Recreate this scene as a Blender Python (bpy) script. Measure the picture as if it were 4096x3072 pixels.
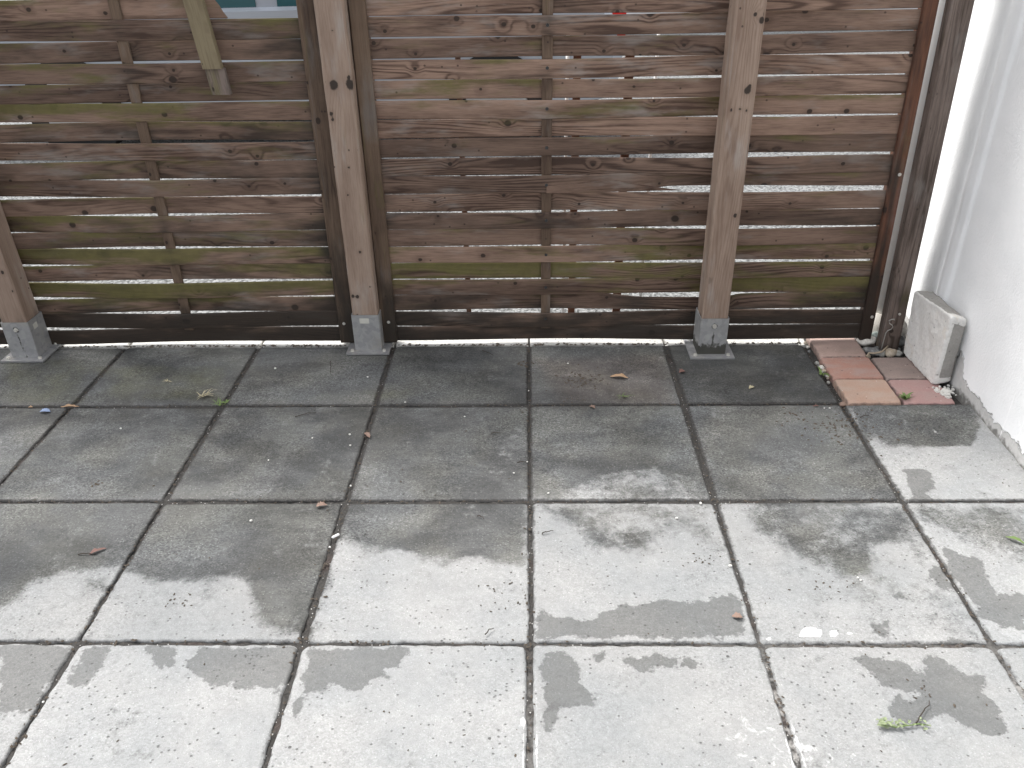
import bpy, bmesh, math, random
import numpy as np
from mathutils import Vector, Matrix, noise as mnoise
R = math.radians
for o in list(bpy.data.objects): bpy.data.objects.remove(o)
S = bpy.context.scene
COL = S.collection
rnd = random.Random(7)

# ------------------------------------------------------------ camera, sky, sun, exposure
CAM = np.array([0.0011, -2.2778, 1.3900])
RT = np.array([0.99976431, 0.01653141, -0.01407244])
UP = np.array([0.00395084, 0.4988375, 0.86668653])
FW = np.array([-0.02134741, 0.86653786, -0.49865462])
FPX = 3294.19
cd = bpy.data.cameras.new("camera"); co = bpy.data.objects.new("camera", cd); COL.objects.link(co)
cd.sensor_fit = 'HORIZONTAL'; cd.sensor_width = 36; cd.lens = FPX/4096*36
cd.clip_start = 0.05; cd.clip_end = 500
co.matrix_world = Matrix(((RT[0], UP[0], -FW[0], CAM[0]), (RT[1], UP[1], -FW[1], CAM[1]), (RT[2], UP[2], -FW[2], CAM[2]), (0, 0, 0, 1)))
S.camera = co
W = bpy.data.worlds.new("World"); S.world = W; W.use_nodes = True
SUN_EL, SUN_AZ = 58, -52           # sun behind the fence, slightly to the left
sky = W.node_tree.nodes.new('ShaderNodeTexSky'); sky.sky_type = 'NISHITA'; sky.sun_disc = False
sky.sun_elevation = R(SUN_EL); sky.sun_rotation = R(SUN_AZ); sky.dust_density = 4.0; sky.air_density = 0.8
bg = W.node_tree.nodes['Background']; bg.inputs['Strength'].default_value = 0.15
hs_ = W.node_tree.nodes.new('ShaderNodeHueSaturation'); hs_.inputs['Saturation'].default_value = 0.22   # hazy white sky
W.node_tree.links.new(sky.outputs[0], hs_.inputs['Color']); W.node_tree.links.new(hs_.outputs[0], bg.inputs[0])
ld = bpy.data.lights.new("sun", 'SUN'); lo = bpy.data.objects.new("sun", ld); COL.objects.link(lo)
ld.energy = 1.0; ld.angle = R(13); ld.color = (1, 0.975, 0.945)
sd = Vector((math.sin(R(SUN_AZ))*math.cos(R(SUN_EL)), math.cos(R(SUN_AZ))*math.cos(R(SUN_EL)), math.sin(R(SUN_EL))))
lo.rotation_euler = sd.to_track_quat('Z', 'Y').to_euler(); lo.location = (0, 3, 6)
S.view_settings.view_transform = 'Standard'; S.view_settings.look = 'None'
S.view_settings.exposure = 1.35; S.view_settings.gamma = 1

def G(x, y, z=0.0):                 # photograph pixel -> point on a horizontal plane
    d = FW*FPX + RT*(x-2048) - UP*(y-1536); t = (z-CAM[2])/d[2]; p = CAM + t*d
    return float(p[0]), float(p[1])
def zm(kind, pts):                  # coordinates read in an enlarged view of the photo
    ox, oy, s = {'d': (0, 0, 1.8517), 'A': (0, 2200, .6329), 'B': (1300, 2200, .6329), 'C': (2600, 1400, .6763),
                 'D': (2600, 2200, .6763), 'E': (0, 1400, .6329), 'F': (1300, 1400, .6329), 'P': (3150, 1300, 1/4.022)}[kind]
    return [G(ox+x*s, oy+y*s) for x, y in pts]
def at_y(x, y, Y):                  # photograph pixel -> point on an upright plane parallel to the fence
    d = FW*FPX + RT*(x-2048) - UP*(y-1536); t = (Y-CAM[1])/d[1]; p = CAM + t*d
    return float(p[0]), float(p[2])
def g1(kind, x, y): return zm(kind, [(x, y)])[0]

# ------------------------------------------------------------ node helper
class NT:
    def __init__(s, name):
        s.m = bpy.data.materials.new(name); s.m.use_nodes = True; s.t = s.m.node_tree; s.b = s.t.nodes['Principled BSDF']
        s.b.inputs['Specular IOR Level'].default_value = 0.3
    def set(s, sock, v):
        if isinstance(v, bpy.types.NodeSocket): s.t.links.new(v, sock)
        elif isinstance(v, (tuple, list)) and len(v) == 3 and sock.type == 'RGBA': sock.default_value = (*v, 1)
        else: sock.default_value = v
    def attr(s, n, o='Fac'):
        a = s.t.nodes.new('ShaderNodeAttribute'); a.attribute_name = n; return a.outputs[o]
    def obj(s): return s.t.nodes.new('ShaderNodeTexCoord').outputs['Object']
    def ma(s, op, a, b=0.0, c=0.0, clamp=False):
        n = s.t.nodes.new('ShaderNodeMath'); n.operation = op; n.use_clamp = clamp
        s.set(n.inputs[0], a); s.set(n.inputs[1], b); s.set(n.inputs[2], c); return n.outputs[0]
    def vm(s, a, sc, off=(0, 0, 0)):
        n = s.t.nodes.new('ShaderNodeMapping'); s.set(n.inputs[0], a); n.inputs['Scale'].default_value = sc; n.inputs['Location'].default_value = off
        return n.outputs[0]
    def noise(s, v, sc, det=3, ro=0.55, dist=0.0):
        n = s.t.nodes.new('ShaderNodeTexNoise'); s.set(n.inputs['Vector'], v)
        n.inputs['Scale'].default_value = sc; n.inputs['Detail'].default_value = det; n.inputs['Roughness'].default_value = ro; n.inputs['Distortion'].default_value = dist
        return n.outputs['Fac']
    def vor(s, v, sc, out='Distance', rd=1.0):
        n = s.t.nodes.new('ShaderNodeTexVoronoi'); s.set(n.inputs['Vector'], v); n.inputs['Scale'].default_value = sc; n.inputs['Randomness'].default_value = rd
        return n.outputs[0] if out == 'Distance' else n.outputs[1]
    def vor2(s, v, sc):
        n = s.t.nodes.new('ShaderNodeTexVoronoi'); s.set(n.inputs['Vector'], v); n.inputs['Scale'].default_value = sc
        sp = s.t.nodes.new('ShaderNodeSeparateColor'); s.t.links.new(n.outputs[1], sp.inputs[0])
        return n.outputs[0], sp.outputs[0], sp.outputs[1]
    def vk(s, v, sc, off):
        n = s.t.nodes.new('ShaderNodeTexVoronoi'); n.voronoi_dimensions = '2D'; s.set(n.inputs['Vector'], s.vm(v, (1, 1.15, 1), (off, off*.7, 0))); n.inputs['Scale'].default_value = sc
        sp = s.t.nodes.new('ShaderNodeSeparateColor'); s.t.links.new(n.outputs[1], sp.inputs[0])
        return n.outputs[0], sp.outputs[0], sp.outputs[1]
    def ss(s, x, a, b, lo=0.0, hi=1.0):   # smoothstep
        n = s.t.nodes.new('ShaderNodeMapRange'); n.interpolation_type = 'SMOOTHSTEP'
        s.set(n.inputs[0], x); s.set(n.inputs[1], a); s.set(n.inputs[2], b); n.inputs[3].default_value = lo; n.inputs[4].default_value = hi
        return n.outputs[0]
    def mix(s, f, a, b, mode='MIX'):
        n = s.t.nodes.new('ShaderNodeMix'); n.data_type = 'RGBA'; n.blend_type = mode; n.clamp_factor = True
        s.set(n.inputs[0], f); s.set(n.inputs[6], a); s.set(n.inputs[7], b); return n.outputs[2]
    def mul(s, col, f):                   # colour times a float
        n = s.t.nodes.new('ShaderNodeVectorMath'); n.operation = 'SCALE'; s.set(n.inputs[0], col); s.set(n.inputs['Scale'], f); return n.outputs[0]
    def xyz(s, v):
        n = s.t.nodes.new('ShaderNodeSeparateXYZ'); s.set(n.inputs[0], v); return n.outputs
    def comb(s, x, y, z):
        n = s.t.nodes.new('ShaderNodeCombineXYZ'); s.set(n.inputs[0], x); s.set(n.inputs[1], y); s.set(n.inputs[2], z); return n.outputs[0]
    def out(s, col=None, rough=None, h=None, dist=0.002, strength=1.0, **kw):
        if col is not None: s.set(s.b.inputs['Base Color'], col)
        if rough is not None: s.set(s.b.inputs['Roughness'], rough)
        if h is not None:
            n = s.t.nodes.new('ShaderNodeBump'); n.inputs['Distance'].default_value = dist; n.inputs['Strength'].default_value = strength
            s.set(n.inputs['Height'], h); s.t.links.new(n.outputs[0], s.b.inputs['Normal'])
        for k, v in kw.items(): s.set(s.b.inputs[k.replace('_', ' ')], v)
        return s.m

# ------------------------------------------------------------ materials
def wood(name, light, dark, contrast=0.8, rough=0.8, knots=0.75, grain=1.0, red=None):
    m = NT(name); gc = m.attr('gc', 'Vector'); X = m.xyz(gc)
    kd, kr, kg = m.vk(gc, 8.5, 0.0)
    keep = m.ss(kr, knots, knots+0.02)
    rad = m.ma('MULTIPLY_ADD', m.ma('POWER', kg, 2.0), 0.075, 0.04)
    # distance measured off the distorted centre, a bit stretched along the board
    kdn = m.ma('ADD', kd, m.ma('MULTIPLY', m.ma('SUBTRACT', m.noise(gc, 60, 2), 0.5), 0.035))
    knot = m.ma('MULTIPLY', keep, m.ss(kdn, m.ma('MULTIPLY', rad, 1.25), m.ma('MULTIPLY', rad, 0.8)))
    k2, r2, g2 = m.vk(gc, 19.0, 3.7); small = m.ma('MULTIPLY', m.ss(r2, .86, .87), m.ss(k2, .085, .045))
    halo = m.ma('MULTIPLY', keep, m.ss(kd, 0.30, 0.02))
    v1 = m.vm(gc, (.85, 9, 3.1)); n1 = m.noise(v1, 1.0, 2, 0.45)
    v2 = m.vm(gc, (9, 120, 3)); n2 = m.noise(v2, 1.0, 3)
    h = m.ma('ADD', m.ma('MULTIPLY', n1, 1.5), m.ma('MULTIPLY', halo, 0.10))
    h = m.ma('ADD', h, m.ma('MULTIPLY', X[1], 4.5))
    w = m.ma('SINE', m.ma('MULTIPLY', m.ma('ADD', h, m.ma('MULTIPLY', n2, 0.03)), 70.0*grain))
    w = m.ma('POWER', m.ma('MULTIPLY_ADD', w, 0.5, 0.5), 2.2)
    amp = m.ss(m.noise(m.vm(gc, (1.6, 5, 7.7)), 1.0, 2), 0.42, 0.70, 0.06, 1.0)
    line = m.ma('MULTIPLY', m.ma('MULTIPLY', w, amp), contrast)
    fib = m.ma('MULTIPLY', m.ss(m.noise(m.vm(gc, (14, 380, 5)), 1.0, 3, 0.7), 0.40, 0.72), 0.42)
    blot = m.ss(m.noise(m.vm(gc, (2.6, 13, 9.3)), 1.0, 4, 0.6), 0.36, 0.68)
    f = m.ma('ADD', m.ma('ADD', line, fib), m.ma('MULTIPLY', blot, 0.55), clamp=True)
    col = m.mix(f, light, dark)
    if red: col = m.mix(m.ss(m.noise(m.vm(gc, (3, 10, 2.2)), 1.0, 3), 0.5, 0.75, 0, 0.8), col, red)
    grey = m.ss(m.noise(m.vm(gc, (4, 16, 1.7)), 1.0, 4, 0.65), 0.52, 0.74, 0, 0.55)
    col = m.mix(grey, col, (light[0]*1.12, light[0]*1.03, light[0]*0.95))
    col = m.mix(m.ma('MULTIPLY', halo, 0.35), col, dark)
    col = m.mix(m.ma('MULTIPLY', knot, 0.9), col, (0.018, 0.013, 0.010))
    col = m.mix(m.ma('MULTIPLY', small, 0.75), col, (0.03, 0.02, 0.015))
    col = m.mul(col, m.ma('ADD', 1.0, m.attr('tint')))
    mo = m.attr('moss'); mn = m.noise(m.vm(gc, (3.2, 16, 4.4)), 1.0, 5, 0.62)
    mm = m.ss(m.ma('ADD', mo, m.ma('MULTIPLY_ADD', mn, 3.2, -1.6)), 0.34, 1.05)
    mc = m.mix(m.noise(gc, 30, 3), (0.070, 0.072, 0.020), (0.165, 0.150, 0.045))
    col = m.mix(m.ma('MULTIPLY', mm, 0.86), col, mc)
    kn = m.ss(m.ma('ADD', m.attr('kn'), m.ma('MULTIPLY_ADD', m.noise(gc, 90, 2), .3, -.15)), .40, .62)
    col = m.mix(m.ma('MULTIPLY', m.ss(m.attr('kn'), -.6, .6), .35), col, dark); col = m.mix(m.ma('MULTIPLY', kn, .92), col, (.02, .015, .012))
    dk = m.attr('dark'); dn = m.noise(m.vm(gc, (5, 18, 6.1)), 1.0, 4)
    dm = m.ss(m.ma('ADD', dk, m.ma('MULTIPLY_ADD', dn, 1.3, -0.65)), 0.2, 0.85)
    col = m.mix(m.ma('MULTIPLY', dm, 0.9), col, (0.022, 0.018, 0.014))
    hh = m.ma('SUBTRACT', m.ma('MULTIPLY', f, -0.6), m.ma('MULTIPLY', knot, 0.4))
    return m.out(col, m.ma('MULTIPLY_ADD', f, -0.12, rough), hh, 0.0012, 0.7)
M = {}
M['slat'] = wood('fence_wood', (0.262, 0.176, 0.132), (0.058, 0.033, 0.023), 0.90, knots=.60)
M['frame'] = wood('frame_wood', (0.165, 0.115, 0.08), (0.055, 0.033, 0.022), 0.5, grain=.7)
M['post'] = wood('post_wood', (0.305, 0.228, 0.178), (0.175, 0.118, 0.088), 0.45, knots=0.86, grain=1.4)
M['redwood'] = wood('red_stained_wood', (0.19, 0.085, 0.05), (0.07, 0.035, 0.024), 0.4, red=(0.22, 0.075, 0.04))
M['oldwood'] = wood('weathered_wood', (0.235, 0.185, 0.16), (0.06, 0.043, 0.034), 0.9, grain=.8, knots=.82)
M['hang'] = wood('batten_wood', (0.23, 0.19, 0.12), (0.10, 0.075, 0.045), 0.35, knots=.9)

def concrete():
    m = NT('concrete_slab'); P = m.obj()
    # large scale character
    n1 = m.noise(P, 3.2, 5, 0.6); n2 = m.noise(P, 14, 4, 0.6); n3 = m.noise(P, 70, 3, 0.6); n4 = m.noise(P, 420, 2, 0.6)
    tint = m.attr('tint')
    base = m.mix(m.ss(n1, 0.35, 0.68), (0.382, 0.383, 0.375), (0.325, 0.335, 0.335))
    base = m.mul(base, m.ma('MULTIPLY_ADD', n2, 0.30, 0.85))
    base = m.mul(base, m.ma('MULTIPLY_ADD', n3, 0.35, 0.83))
    base = m.mul(base, m.ma('MULTIPLY_ADD', n4, 0.60, 0.70))
    base = m.mul(base, m.ss(m.noise(m.vm(P, (1, 1.3, 1)), 9, 6, .68, .4), .60, .76, 1.0, .78))
    base = m.mul(base, tint)
    base = m.mix(m.ss(m.attr('pink'), 0.1, 1.0, 0, 0.28), base, (0.36, 0.25, 0.20))
    # wet and algae fields; the algae tone also holds painted light streaks
    ns = m.ma('ADD', m.ma('MULTIPLY_ADD', m.noise(P, 20, 5, 0.65), 0.075, -0.0375), m.ma('MULTIPLY_ADD', m.noise(P, 110, 3), 0.016, -0.008))
    sharp = m.ss(m.ma('ADD', m.attr('sharp'), ns), -0.0035, 0.0035)
    so = m.ma('ADD', m.attr('soft'), m.ma('MULTIPLY_ADD', m.noise(P, 8, 6, 0.66), 1.9, -0.95)); so = m.ma('ADD', so, m.ma('MULTIPLY_ADD', m.noise(P, 42, 5, 0.7), 1.1, -0.55))
    soft = m.ss(so, 0.12, 0.88)
    wetv = m.mix(n1, (0.42, 0.42, 0.41), (0.50, 0.50, 0.50))
    col = m.mix(m.ma('MULTIPLY', sharp, 0.90), base, m.mix(1.0, base, wetv, 'MULTIPLY'))
    algae = m.mix(m.ss(m.noise(P, 4.5, 4), 0.40, 0.62), (0.305, 0.308, 0.31), (0.365, 0.362, 0.342))
    mottle_streaks = m.ma('MULTIPLY', m.ma('MULTIPLY_ADD', m.ss(m.noise(m.vm(P, (1, 1.5, 1)), 3.1, 6, .62, .5), .36, .64), .62, .70), m.ss(m.noise(m.vm(P, (1.2, 9, 1)), 1.6, 3), .2, .8, .88, 1.12))  # random algae mottling, times crosswise light streaks painted into the colour
    col = m.mix(soft, col, m.mul(m.mix(1.0, base, algae, 'MULTIPLY'), mottle_streaks))
    dirt = m.attr('dirt')
    dm = m.ss(m.ma('ADD', dirt, m.ma('MULTIPLY_ADD', m.noise(P, 45, 4, .65), 1.2, -0.6)), 0.30, 0.85)
    col = m.mix(m.ma('MULTIPLY', dm, 0.75), col, (0.035, 0.032, 0.030))
    gm = m.ma('MULTIPLY', m.ss(m.ma('ADD', m.attr('moss'), m.ma('MULTIPLY_ADD', m.noise(P, 9, 4), 0.9, -0.45)), 0.3, 0.9), 0.5)
    col = m.mix(gm, col, (0.105, 0.105, 0.062))
    wh = m.ss(m.ma('ADD', m.attr('white'), m.ma('MULTIPLY_ADD', m.noise(P, 34, 5, 0.7, 0.6), 1.0, -0.5)), 0.40, 0.62)
    col = m.mix(m.ma('MULTIPLY', wh, 0.8), col, (0.80, 0.79, 0.77))
    # bright aggregate grains and dark pits
    sx = m.vm(P, (1, 1, 1))
    d1, r1, q1 = m.vor2(sx, 150)
    gr = m.ma('MULTIPLY', m.ss(r1, 0.62, 0.66), m.ss(d1, 0.36, 0.18))
    dg, rg, qg = m.vor2(m.vm(P, (1, 1.2, 1), (.3, .1, 0)), 240)
    rough_ = m.ss(m.noise(P, 2.6, 4, .6), .38, .62, .35, 1.0)
    col = m.mul(col, m.ma('ADD', 1.0, m.ma('MULTIPLY', rough_, m.ma('MULTIPLY', m.ma('MULTIPLY_ADD', soft, .60, .24), m.ma('MULTIPLY_ADD', rg, 1.0, -0.5)))) )
    col = m.mix(m.ma('MULTIPLY', gr, m.ma('MULTIPLY_ADD', soft, .45, .25)), col, m.mul(col, 1.9))
    d2, r2, q2 = m.vor2(m.vm(P, (1, 1.25, 1)), 85)
    pitden = m.ss(m.noise(P, 5.5, 3), 0.40, 0.72, 0.93, 0.55)
    pit = m.ma('MULTIPLY', m.ss(r2, pitden, m.ma('ADD', pitden, 0.02)), m.ss(d2, 0.30, 0.12))
    col = m.mix(m.ma('MULTIPLY', pit, 0.62), col, (0.05, 0.048, 0.045))
    d3, r3, q3 = m.vor2(P, 26)
    big = m.ma('MULTIPLY', m.ss(r3, 0.93, 0.94), m.ss(d3, 0.11, 0.06))
    col = m.mix(m.ma('MULTIPLY', big, 0.7), col, (0.03, 0.028, 0.026))
    h = m.ma('ADD', m.ma('MULTIPLY', n4, 0.45), m.ma('MULTIPLY', n3, 0.5))
    h = m.ma('ADD', h, m.ma('MULTIPLY', m.ma('ADD', pit, big), -0.8)); h = m.ma('ADD', h, m.ma('MULTIPLY', gr, 0.35))
    ro = m.ma('SUBTRACT', 0.9, m.ma('MULTIPLY', m.ma('MAXIMUM', sharp, m.ma('MULTIPLY', soft, 0.6)), 0.2))
    return m.out(col, ro, h, 0.0022, 0.75)
M['concrete'] = concrete()
def soil():
    m = NT('joint_soil'); P = m.obj(); n = m.noise(P, 160, 4, .7); n0 = m.noise(P, 9, 3)
    col = m.mix(n, (0.014, 0.0135, 0.013), (0.10, 0.095, 0.088))
    col = m.mix(m.ss(n0, .5, .7, 0, .25), col, (0.09, 0.05, 0.04))
    d, r, q = m.vor2(P, 170); col = m.mix(m.ma('MULTIPLY', m.ss(r, .86, .88), m.ss(d, .35, .2)), col, (0.45, 0.44, 0.42))
    X = m.xyz(P); pale = m.ma('MULTIPLY', m.ss(X[1], -.9, -1.25), m.ss(X[0], -.3, .6)); col = m.mix(m.ma('MULTIPLY', pale, m.ss(m.noise(P, 60, 4), .35, .6)), col, (.40, .39, .37))
    return m.out(col, 0.95, n, 0.006, 1.0)
M['soil'] = soil()
def asphalt():
    m = NT('asphalt'); P = m.obj(); d, r, q = m.vor2(P, 95)
    col = m.mix(r, (0.06, 0.062, 0.06), (0.30, 0.305, 0.30)); col = m.mul(col, m.ma('MULTIPLY_ADD', m.noise(P, 2, 4), .5, .75))
    return m.out(col, 0.85, m.ma('SUBTRACT', 1.0, d), 0.004, 0.8)
M['asphalt'] = asphalt()
def kerbm():
    m = NT('kerb_concrete'); P = m.obj(); n = m.noise(P, 40, 4, .65)
    col = m.mix(n, (0.42, 0.41, 0.38), (0.66, 0.65, 0.61))
    d, r, q = m.vor2(P, 120); col = m.mix(m.ma('MULTIPLY', m.ss(r, .8, .82), m.ss(d, .35, .2)), col, (.12, .11, .1))
    return m.out(col, 0.9, n, 0.003, 0.8)
M['kerb'] = kerbm()
def stucco():
    m = NT('white_render'); P = m.obj(); X = m.xyz(P)
    n = m.noise(P, 5, 5, .6); f = m.noise(P, 130, 4, .6)
    col = m.mix(m.ss(n, .35, .7), (0.88, 0.885, 0.885), (0.83, 0.84, 0.84))
    low = m.ss(X[2], 0.11, 0.0)
    pe = m.ss(m.ma('ADD', m.ma('MULTIPLY', low, .62), m.noise(m.vm(P, (1, 1, 1.4)), 13, 6, .65, .3)), .90, .94)
    grey = m.mix(m.noise(P, 60, 4), (0.36, 0.355, 0.34), (0.55, 0.54, 0.52))
    pt = m.ss(m.ma('ADD', m.attr('sharp'), m.ma('MULTIPLY_ADD', m.noise(P, 30, 4), .04, -.02)), -.003, .003)
    pe = m.ma('MAXIMUM', pe, pt)
    col = m.mix(m.ma('MULTIPLY', pe, .85), col, grey)
    gd = m.ss(m.ma('ADD', m.ss(X[2], 0.045, -0.01), m.ma('MULTIPLY_ADD', m.noise(P, 35, 4), 1.6, -.8)), .45, .95)
    col = m.mix(m.ma('MULTIPLY', gd, .8), col, (0.09, 0.085, 0.075))
    # vertical hair scratches and run marks
    sc = m.noise(m.vm(P, (1, 34, 1.3)), 1.0, 1, .5)
    li = m.ma('MULTIPLY', m.ss(m.ma('ABSOLUTE', m.ma('SUBTRACT', sc, .53)), .006, .001), m.ss(m.noise(m.vm(P, (1, 4, 2)), 2.0, 2), .50, .60))
    col = m.mix(m.ma('MULTIPLY', li, .6), col, (0.97, 0.97, 0.97))
    d, r, q = m.vor2(P, 30); sp = m.ma('MULTIPLY', m.ss(r, .95, .955), m.ss(d, .09, .05)); col = m.mix(m.ma('MULTIPLY', sp, .6), col, (.2, .18, .16))
    h = m.ma('ADD', m.ma('MULTIPLY', f, .6), m.ma('MULTIPLY', pe, -2.2)); h = m.ma('ADD', h, m.ma('MULTIPLY', n, 1.0))
    return m.out(col, 0.85, h, 0.0030, 0.9)
M['stucco'] = stucco()
def simple(name, col, rough=.6, var=.25, sc=25, metallic=0.0, bump=.001, hs=.5, **kw):
    m = NT(name); P = m.obj(); n = m.noise(P, sc, 5, .65)
    c = m.mix(n, tuple(x*(1-var) for x in col), tuple(min(1, x*(1+var)) for x in col))
    return m.out(c, rough, m.noise(P, sc*4, 3), bump, hs, Metallic=metallic, **kw)
M['pipe'] = simple('white_plastic_pipe', (0.80, 0.80, 0.78), .4, .05, 10)
M['pipelow'] = simple('beige_pipe_collar', (0.50, 0.47, 0.42), .6, .12, 12)
def galv():
    m = NT('galvanised_steel'); P = m.attr('gc', 'Vector'); X = m.xyz(P)
    n = m.noise(P, 22, 4, .6); v, r, q = m.vor2(P, 70)
    col = m.mix(r, (0.30, 0.30, 0.305), (0.375, 0.375, 0.37)); col = m.mul(col, m.ma('MULTIPLY_ADD', n, .5, .72))
    col = m.mix(m.ss(m.noise(P, 11, 3), .5, .7, 0, .45), col, (0.30, 0.28, 0.24))
    dk = m.ss(m.ma('ADD', m.attr('dark'), m.ma('MULTIPLY_ADD', m.noise(P, 65, 5, .7), .9, -.45)), .42, .58)
    col = m.mix(m.ma('MULTIPLY', dk, .92), col, (0.030, 0.029, 0.022))
    me = m.ma('MULTIPLY', m.ma('SUBTRACT', 1.0, dk), .40)
    return m.out(col, m.ma('MULTIPLY_ADD', dk, .35, .5), n, .001, .5, Metallic=me)
M['galv'] = galv()
M['bolt'] = simple('zinc_bolt', (0.62, 0.60, 0.55), .45, .2, 60, .6)
M['darkscrew'] = simple('dark_screw', (0.05, 0.05, 0.05), .5, .3, 90, .5)
M['sticker'] = simple('paper_sticker', (0.50, 0.49, 0.44), .7, .15, 50)
def paverm(name, c1, c2, lit=None):
    m = NT(name); P = m.obj(); n = m.noise(m.vm(P, (1, 2.2, 1)), 9, 5, .6, .3); f = m.noise(P, 210, 4, .65)
    col = m.mix(m.ss(n, .35, .68), c1, c2); col = m.mul(col, m.ma('MULTIPLY_ADD', f, .45, .77))
    d, r, q = m.vor2(P, 55); p = m.ma('MULTIPLY', m.ss(r, .84, .86), m.ss(d, .20, .1)); col = m.mix(m.ma('MULTIPLY', p, .7), col, (.06, .045, .04))
    d, r, q = m.vor2(P, 75); p2 = m.ma('MULTIPLY', m.ss(r, .90, .92), m.ss(d, .20, .1)); col = m.mix(m.ma('MULTIPLY', p2, .8), col, (.65, .6, .55))
    dt = m.ss(m.ma('ADD', m.attr('dirt'), m.ma('MULTIPLY_ADD', m.noise(P, 60, 4), 1.0, -.5)), .35, .9); col = m.mix(m.ma('MULTIPLY', dt, .7), col, (.07, .06, .055))
    return m.out(col, .85, m.ma('SUBTRACT', f, p), .0015, .8)
M['pv'] = [paverm('clay_dusty_pink', (.40, .29, .25), (.33, .245, .21)), paverm('clay_brick_red', (.37, .20, .155), (.35, .25, .22)),
           paverm('clay_orange_buff', (.42, .28, .215), (.42, .32, .26)), paverm('clay_grey_brown', (.29, .225, .20), (.25, .20, .18)), paverm('clay_rose', (.37, .23, .215), (.36, .25, .23))]
def blockm():
    m = NT('aerated_concrete'); P = m.obj(); n = m.noise(P, 12, 5, .6); f = m.noise(P, 120, 4, .65)
    w = m.mix(n, (0.66, 0.65, 0.62), (0.78, 0.77, 0.74)); w = m.mix(m.ss(m.noise(P, 20, 3), .55, .7, 0, .4), w, (.68, .62, .52))
    g = m.mix(n, (0.27, 0.26, 0.24), (0.40, 0.385, 0.36))
    k = m.ss(m.ma('ADD', m.attr('grey'), m.ma('MULTIPLY_ADD', m.noise(P, 28, 5, .7), .7, -.35)), .46, .54)
    col = m.mix(k, w, g); d, r, q = m.vor2(P, 60); p = m.ma('MULTIPLY', m.ss(r, .66, .70), m.ss(d, .26, .12)); col = m.mix(m.ma('MULTIPLY', p, .55), col, (.16, .15, .14)); col = m.mul(col, m.ma('MULTIPLY_ADD', f, .5, .75))
    return m.out(col, .92, m.ma('SUBTRACT', m.ma('ADD', f, m.ma('MULTIPLY', k, -1.0)), p), .002, .9)
M['block'] = blockm()
def stonem(name, a, b, sc=30):
    m = NT(name); P = m.obj(); n = m.noise(P, sc, 5, .65, .4); return m.out(m.mix(m.ss(n, .35, .65), a, b), .7, n, .002, .8)
M['stone'] = [stonem('stone_white', (.50, .47, .42), (.75, .72, .66)), stonem('stone_grey', (.10, .10, .10), (.30, .30, .29)), stonem('stone_tan', (.33, .27, .20), (.50, .44, .36)),
              stonem('stone_mid', (.22, .22, .20), (.38, .37, .34)), stonem('stone_green', (.20, .24, .22), (.42, .46, .44))]
M['chip'] = simple('white_chip', (.66, .65, .61), .7, .1, 60)
M['leaf'] = [simple('dry_leaf_tan', (.38, .25, .15), .7, .35, 60), simple('dry_leaf_red', (.17, .095, .08), .7, .3, 60), simple('dry_leaf_pink', (.24, .165, .13), .7, .2, 60), simple('leaf_dark', (.055, .045, .035), .8, .3, 60)]
M['green'] = simple('weed_green', (.13, .19, .06), .6, .35, 60)
M['green2'] = simple('pale_green_leaf', (.22, .26, .15), .6, .35, 60)
M['straw'] = simple('dry_straw', (.40, .36, .24), .8, .2, 60)
M['blue'] = simple('blue_scrap', (.24, .31, .46), .6, .15, 60)
M['twig'] = simple('twig_dark', (.05, .04, .034), .9, .3, 60)
M['carpaint'] = simple('car_paint', (.42, .45, .49), .25, .03, 3, .3, Coat_Weight=.6)
M['glass'] = simple('tinted_glass', (.03, .09, .10), .05, .1, 3)
M['rubber'] = simple('tyre_rubber', (.02, .02, .02), .8, .2, 30)
M['rim'] = simple('wheel_alloy', (.5, .5, .5), .3, .1, 30, .8)
M['redlamp'] = simple('red_lamp_plastic', (.55, .02, .02), .25, .05, 10)
M['trim'] = simple('black_trim', (.02, .02, .022), .5, .1, 20)
M['farwall'] = simple('far_house_render', (.75, .75, .74), .85, .06, 3)
M['whitepaint'] = simple('white_painted_metal', (.75, .75, .74), .4, .08, 30)
M['roof'] = simple('roof_tiles', (.22, .10, .07), .8, .3, 20)
M['crumb'] = simple('earth_crumb', (.085, .07, .055), .9, .5, 40)
M['wire'] = simple('grey_wire', (.42, .41, .38), .5, .2, 60, .5)
M['root'] = simple('pale_root', (.38, .31, .23), .8, .2, 60)

# ------------------------------------------------------------ object helpers
def setattrs(me, at):
    for k, v in (at or {}).items():
        v = np.asarray(v, dtype=np.float32)
        if v.ndim == 2: a = me.attributes.new(k, 'FLOAT_VECTOR', 'POINT'); a.data.foreach_set('vector', v.ravel())
        else: a = me.attributes.new(k, 'FLOAT', 'POINT'); a.data.foreach_set('value', v)
def mesh(name, V, F, mat, parent=None, at=None, smooth=False, loc=None):
    me = bpy.data.meshes.new(name); V = np.asarray(V, dtype=float)
    me.from_pydata([tuple(v) for v in V], [], F); setattrs(me, at)
    me.materials.append(mat); me.update()
    if smooth: me.polygons.foreach_set('use_smooth', [True]*len(me.polygons))
    o = bpy.data.objects.new(name, me); COL.objects.link(o)
    if parent: o.parent = parent
    if loc: o.location = loc
    return o
def tag(o, label=None, cat=None, group=None, kind=None):
    for k, v in (('label', label), ('category', cat), ('group', group), ('kind', kind)):
        if v: o[k] = v
    return o
def thing(name, label, cat, loc=(0, 0, 0), group=None):
    o = bpy.data.objects.new(name, None); COL.objects.link(o); o.location = loc; o.empty_display_size = .1
    return tag(o, label, cat, group)
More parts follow.
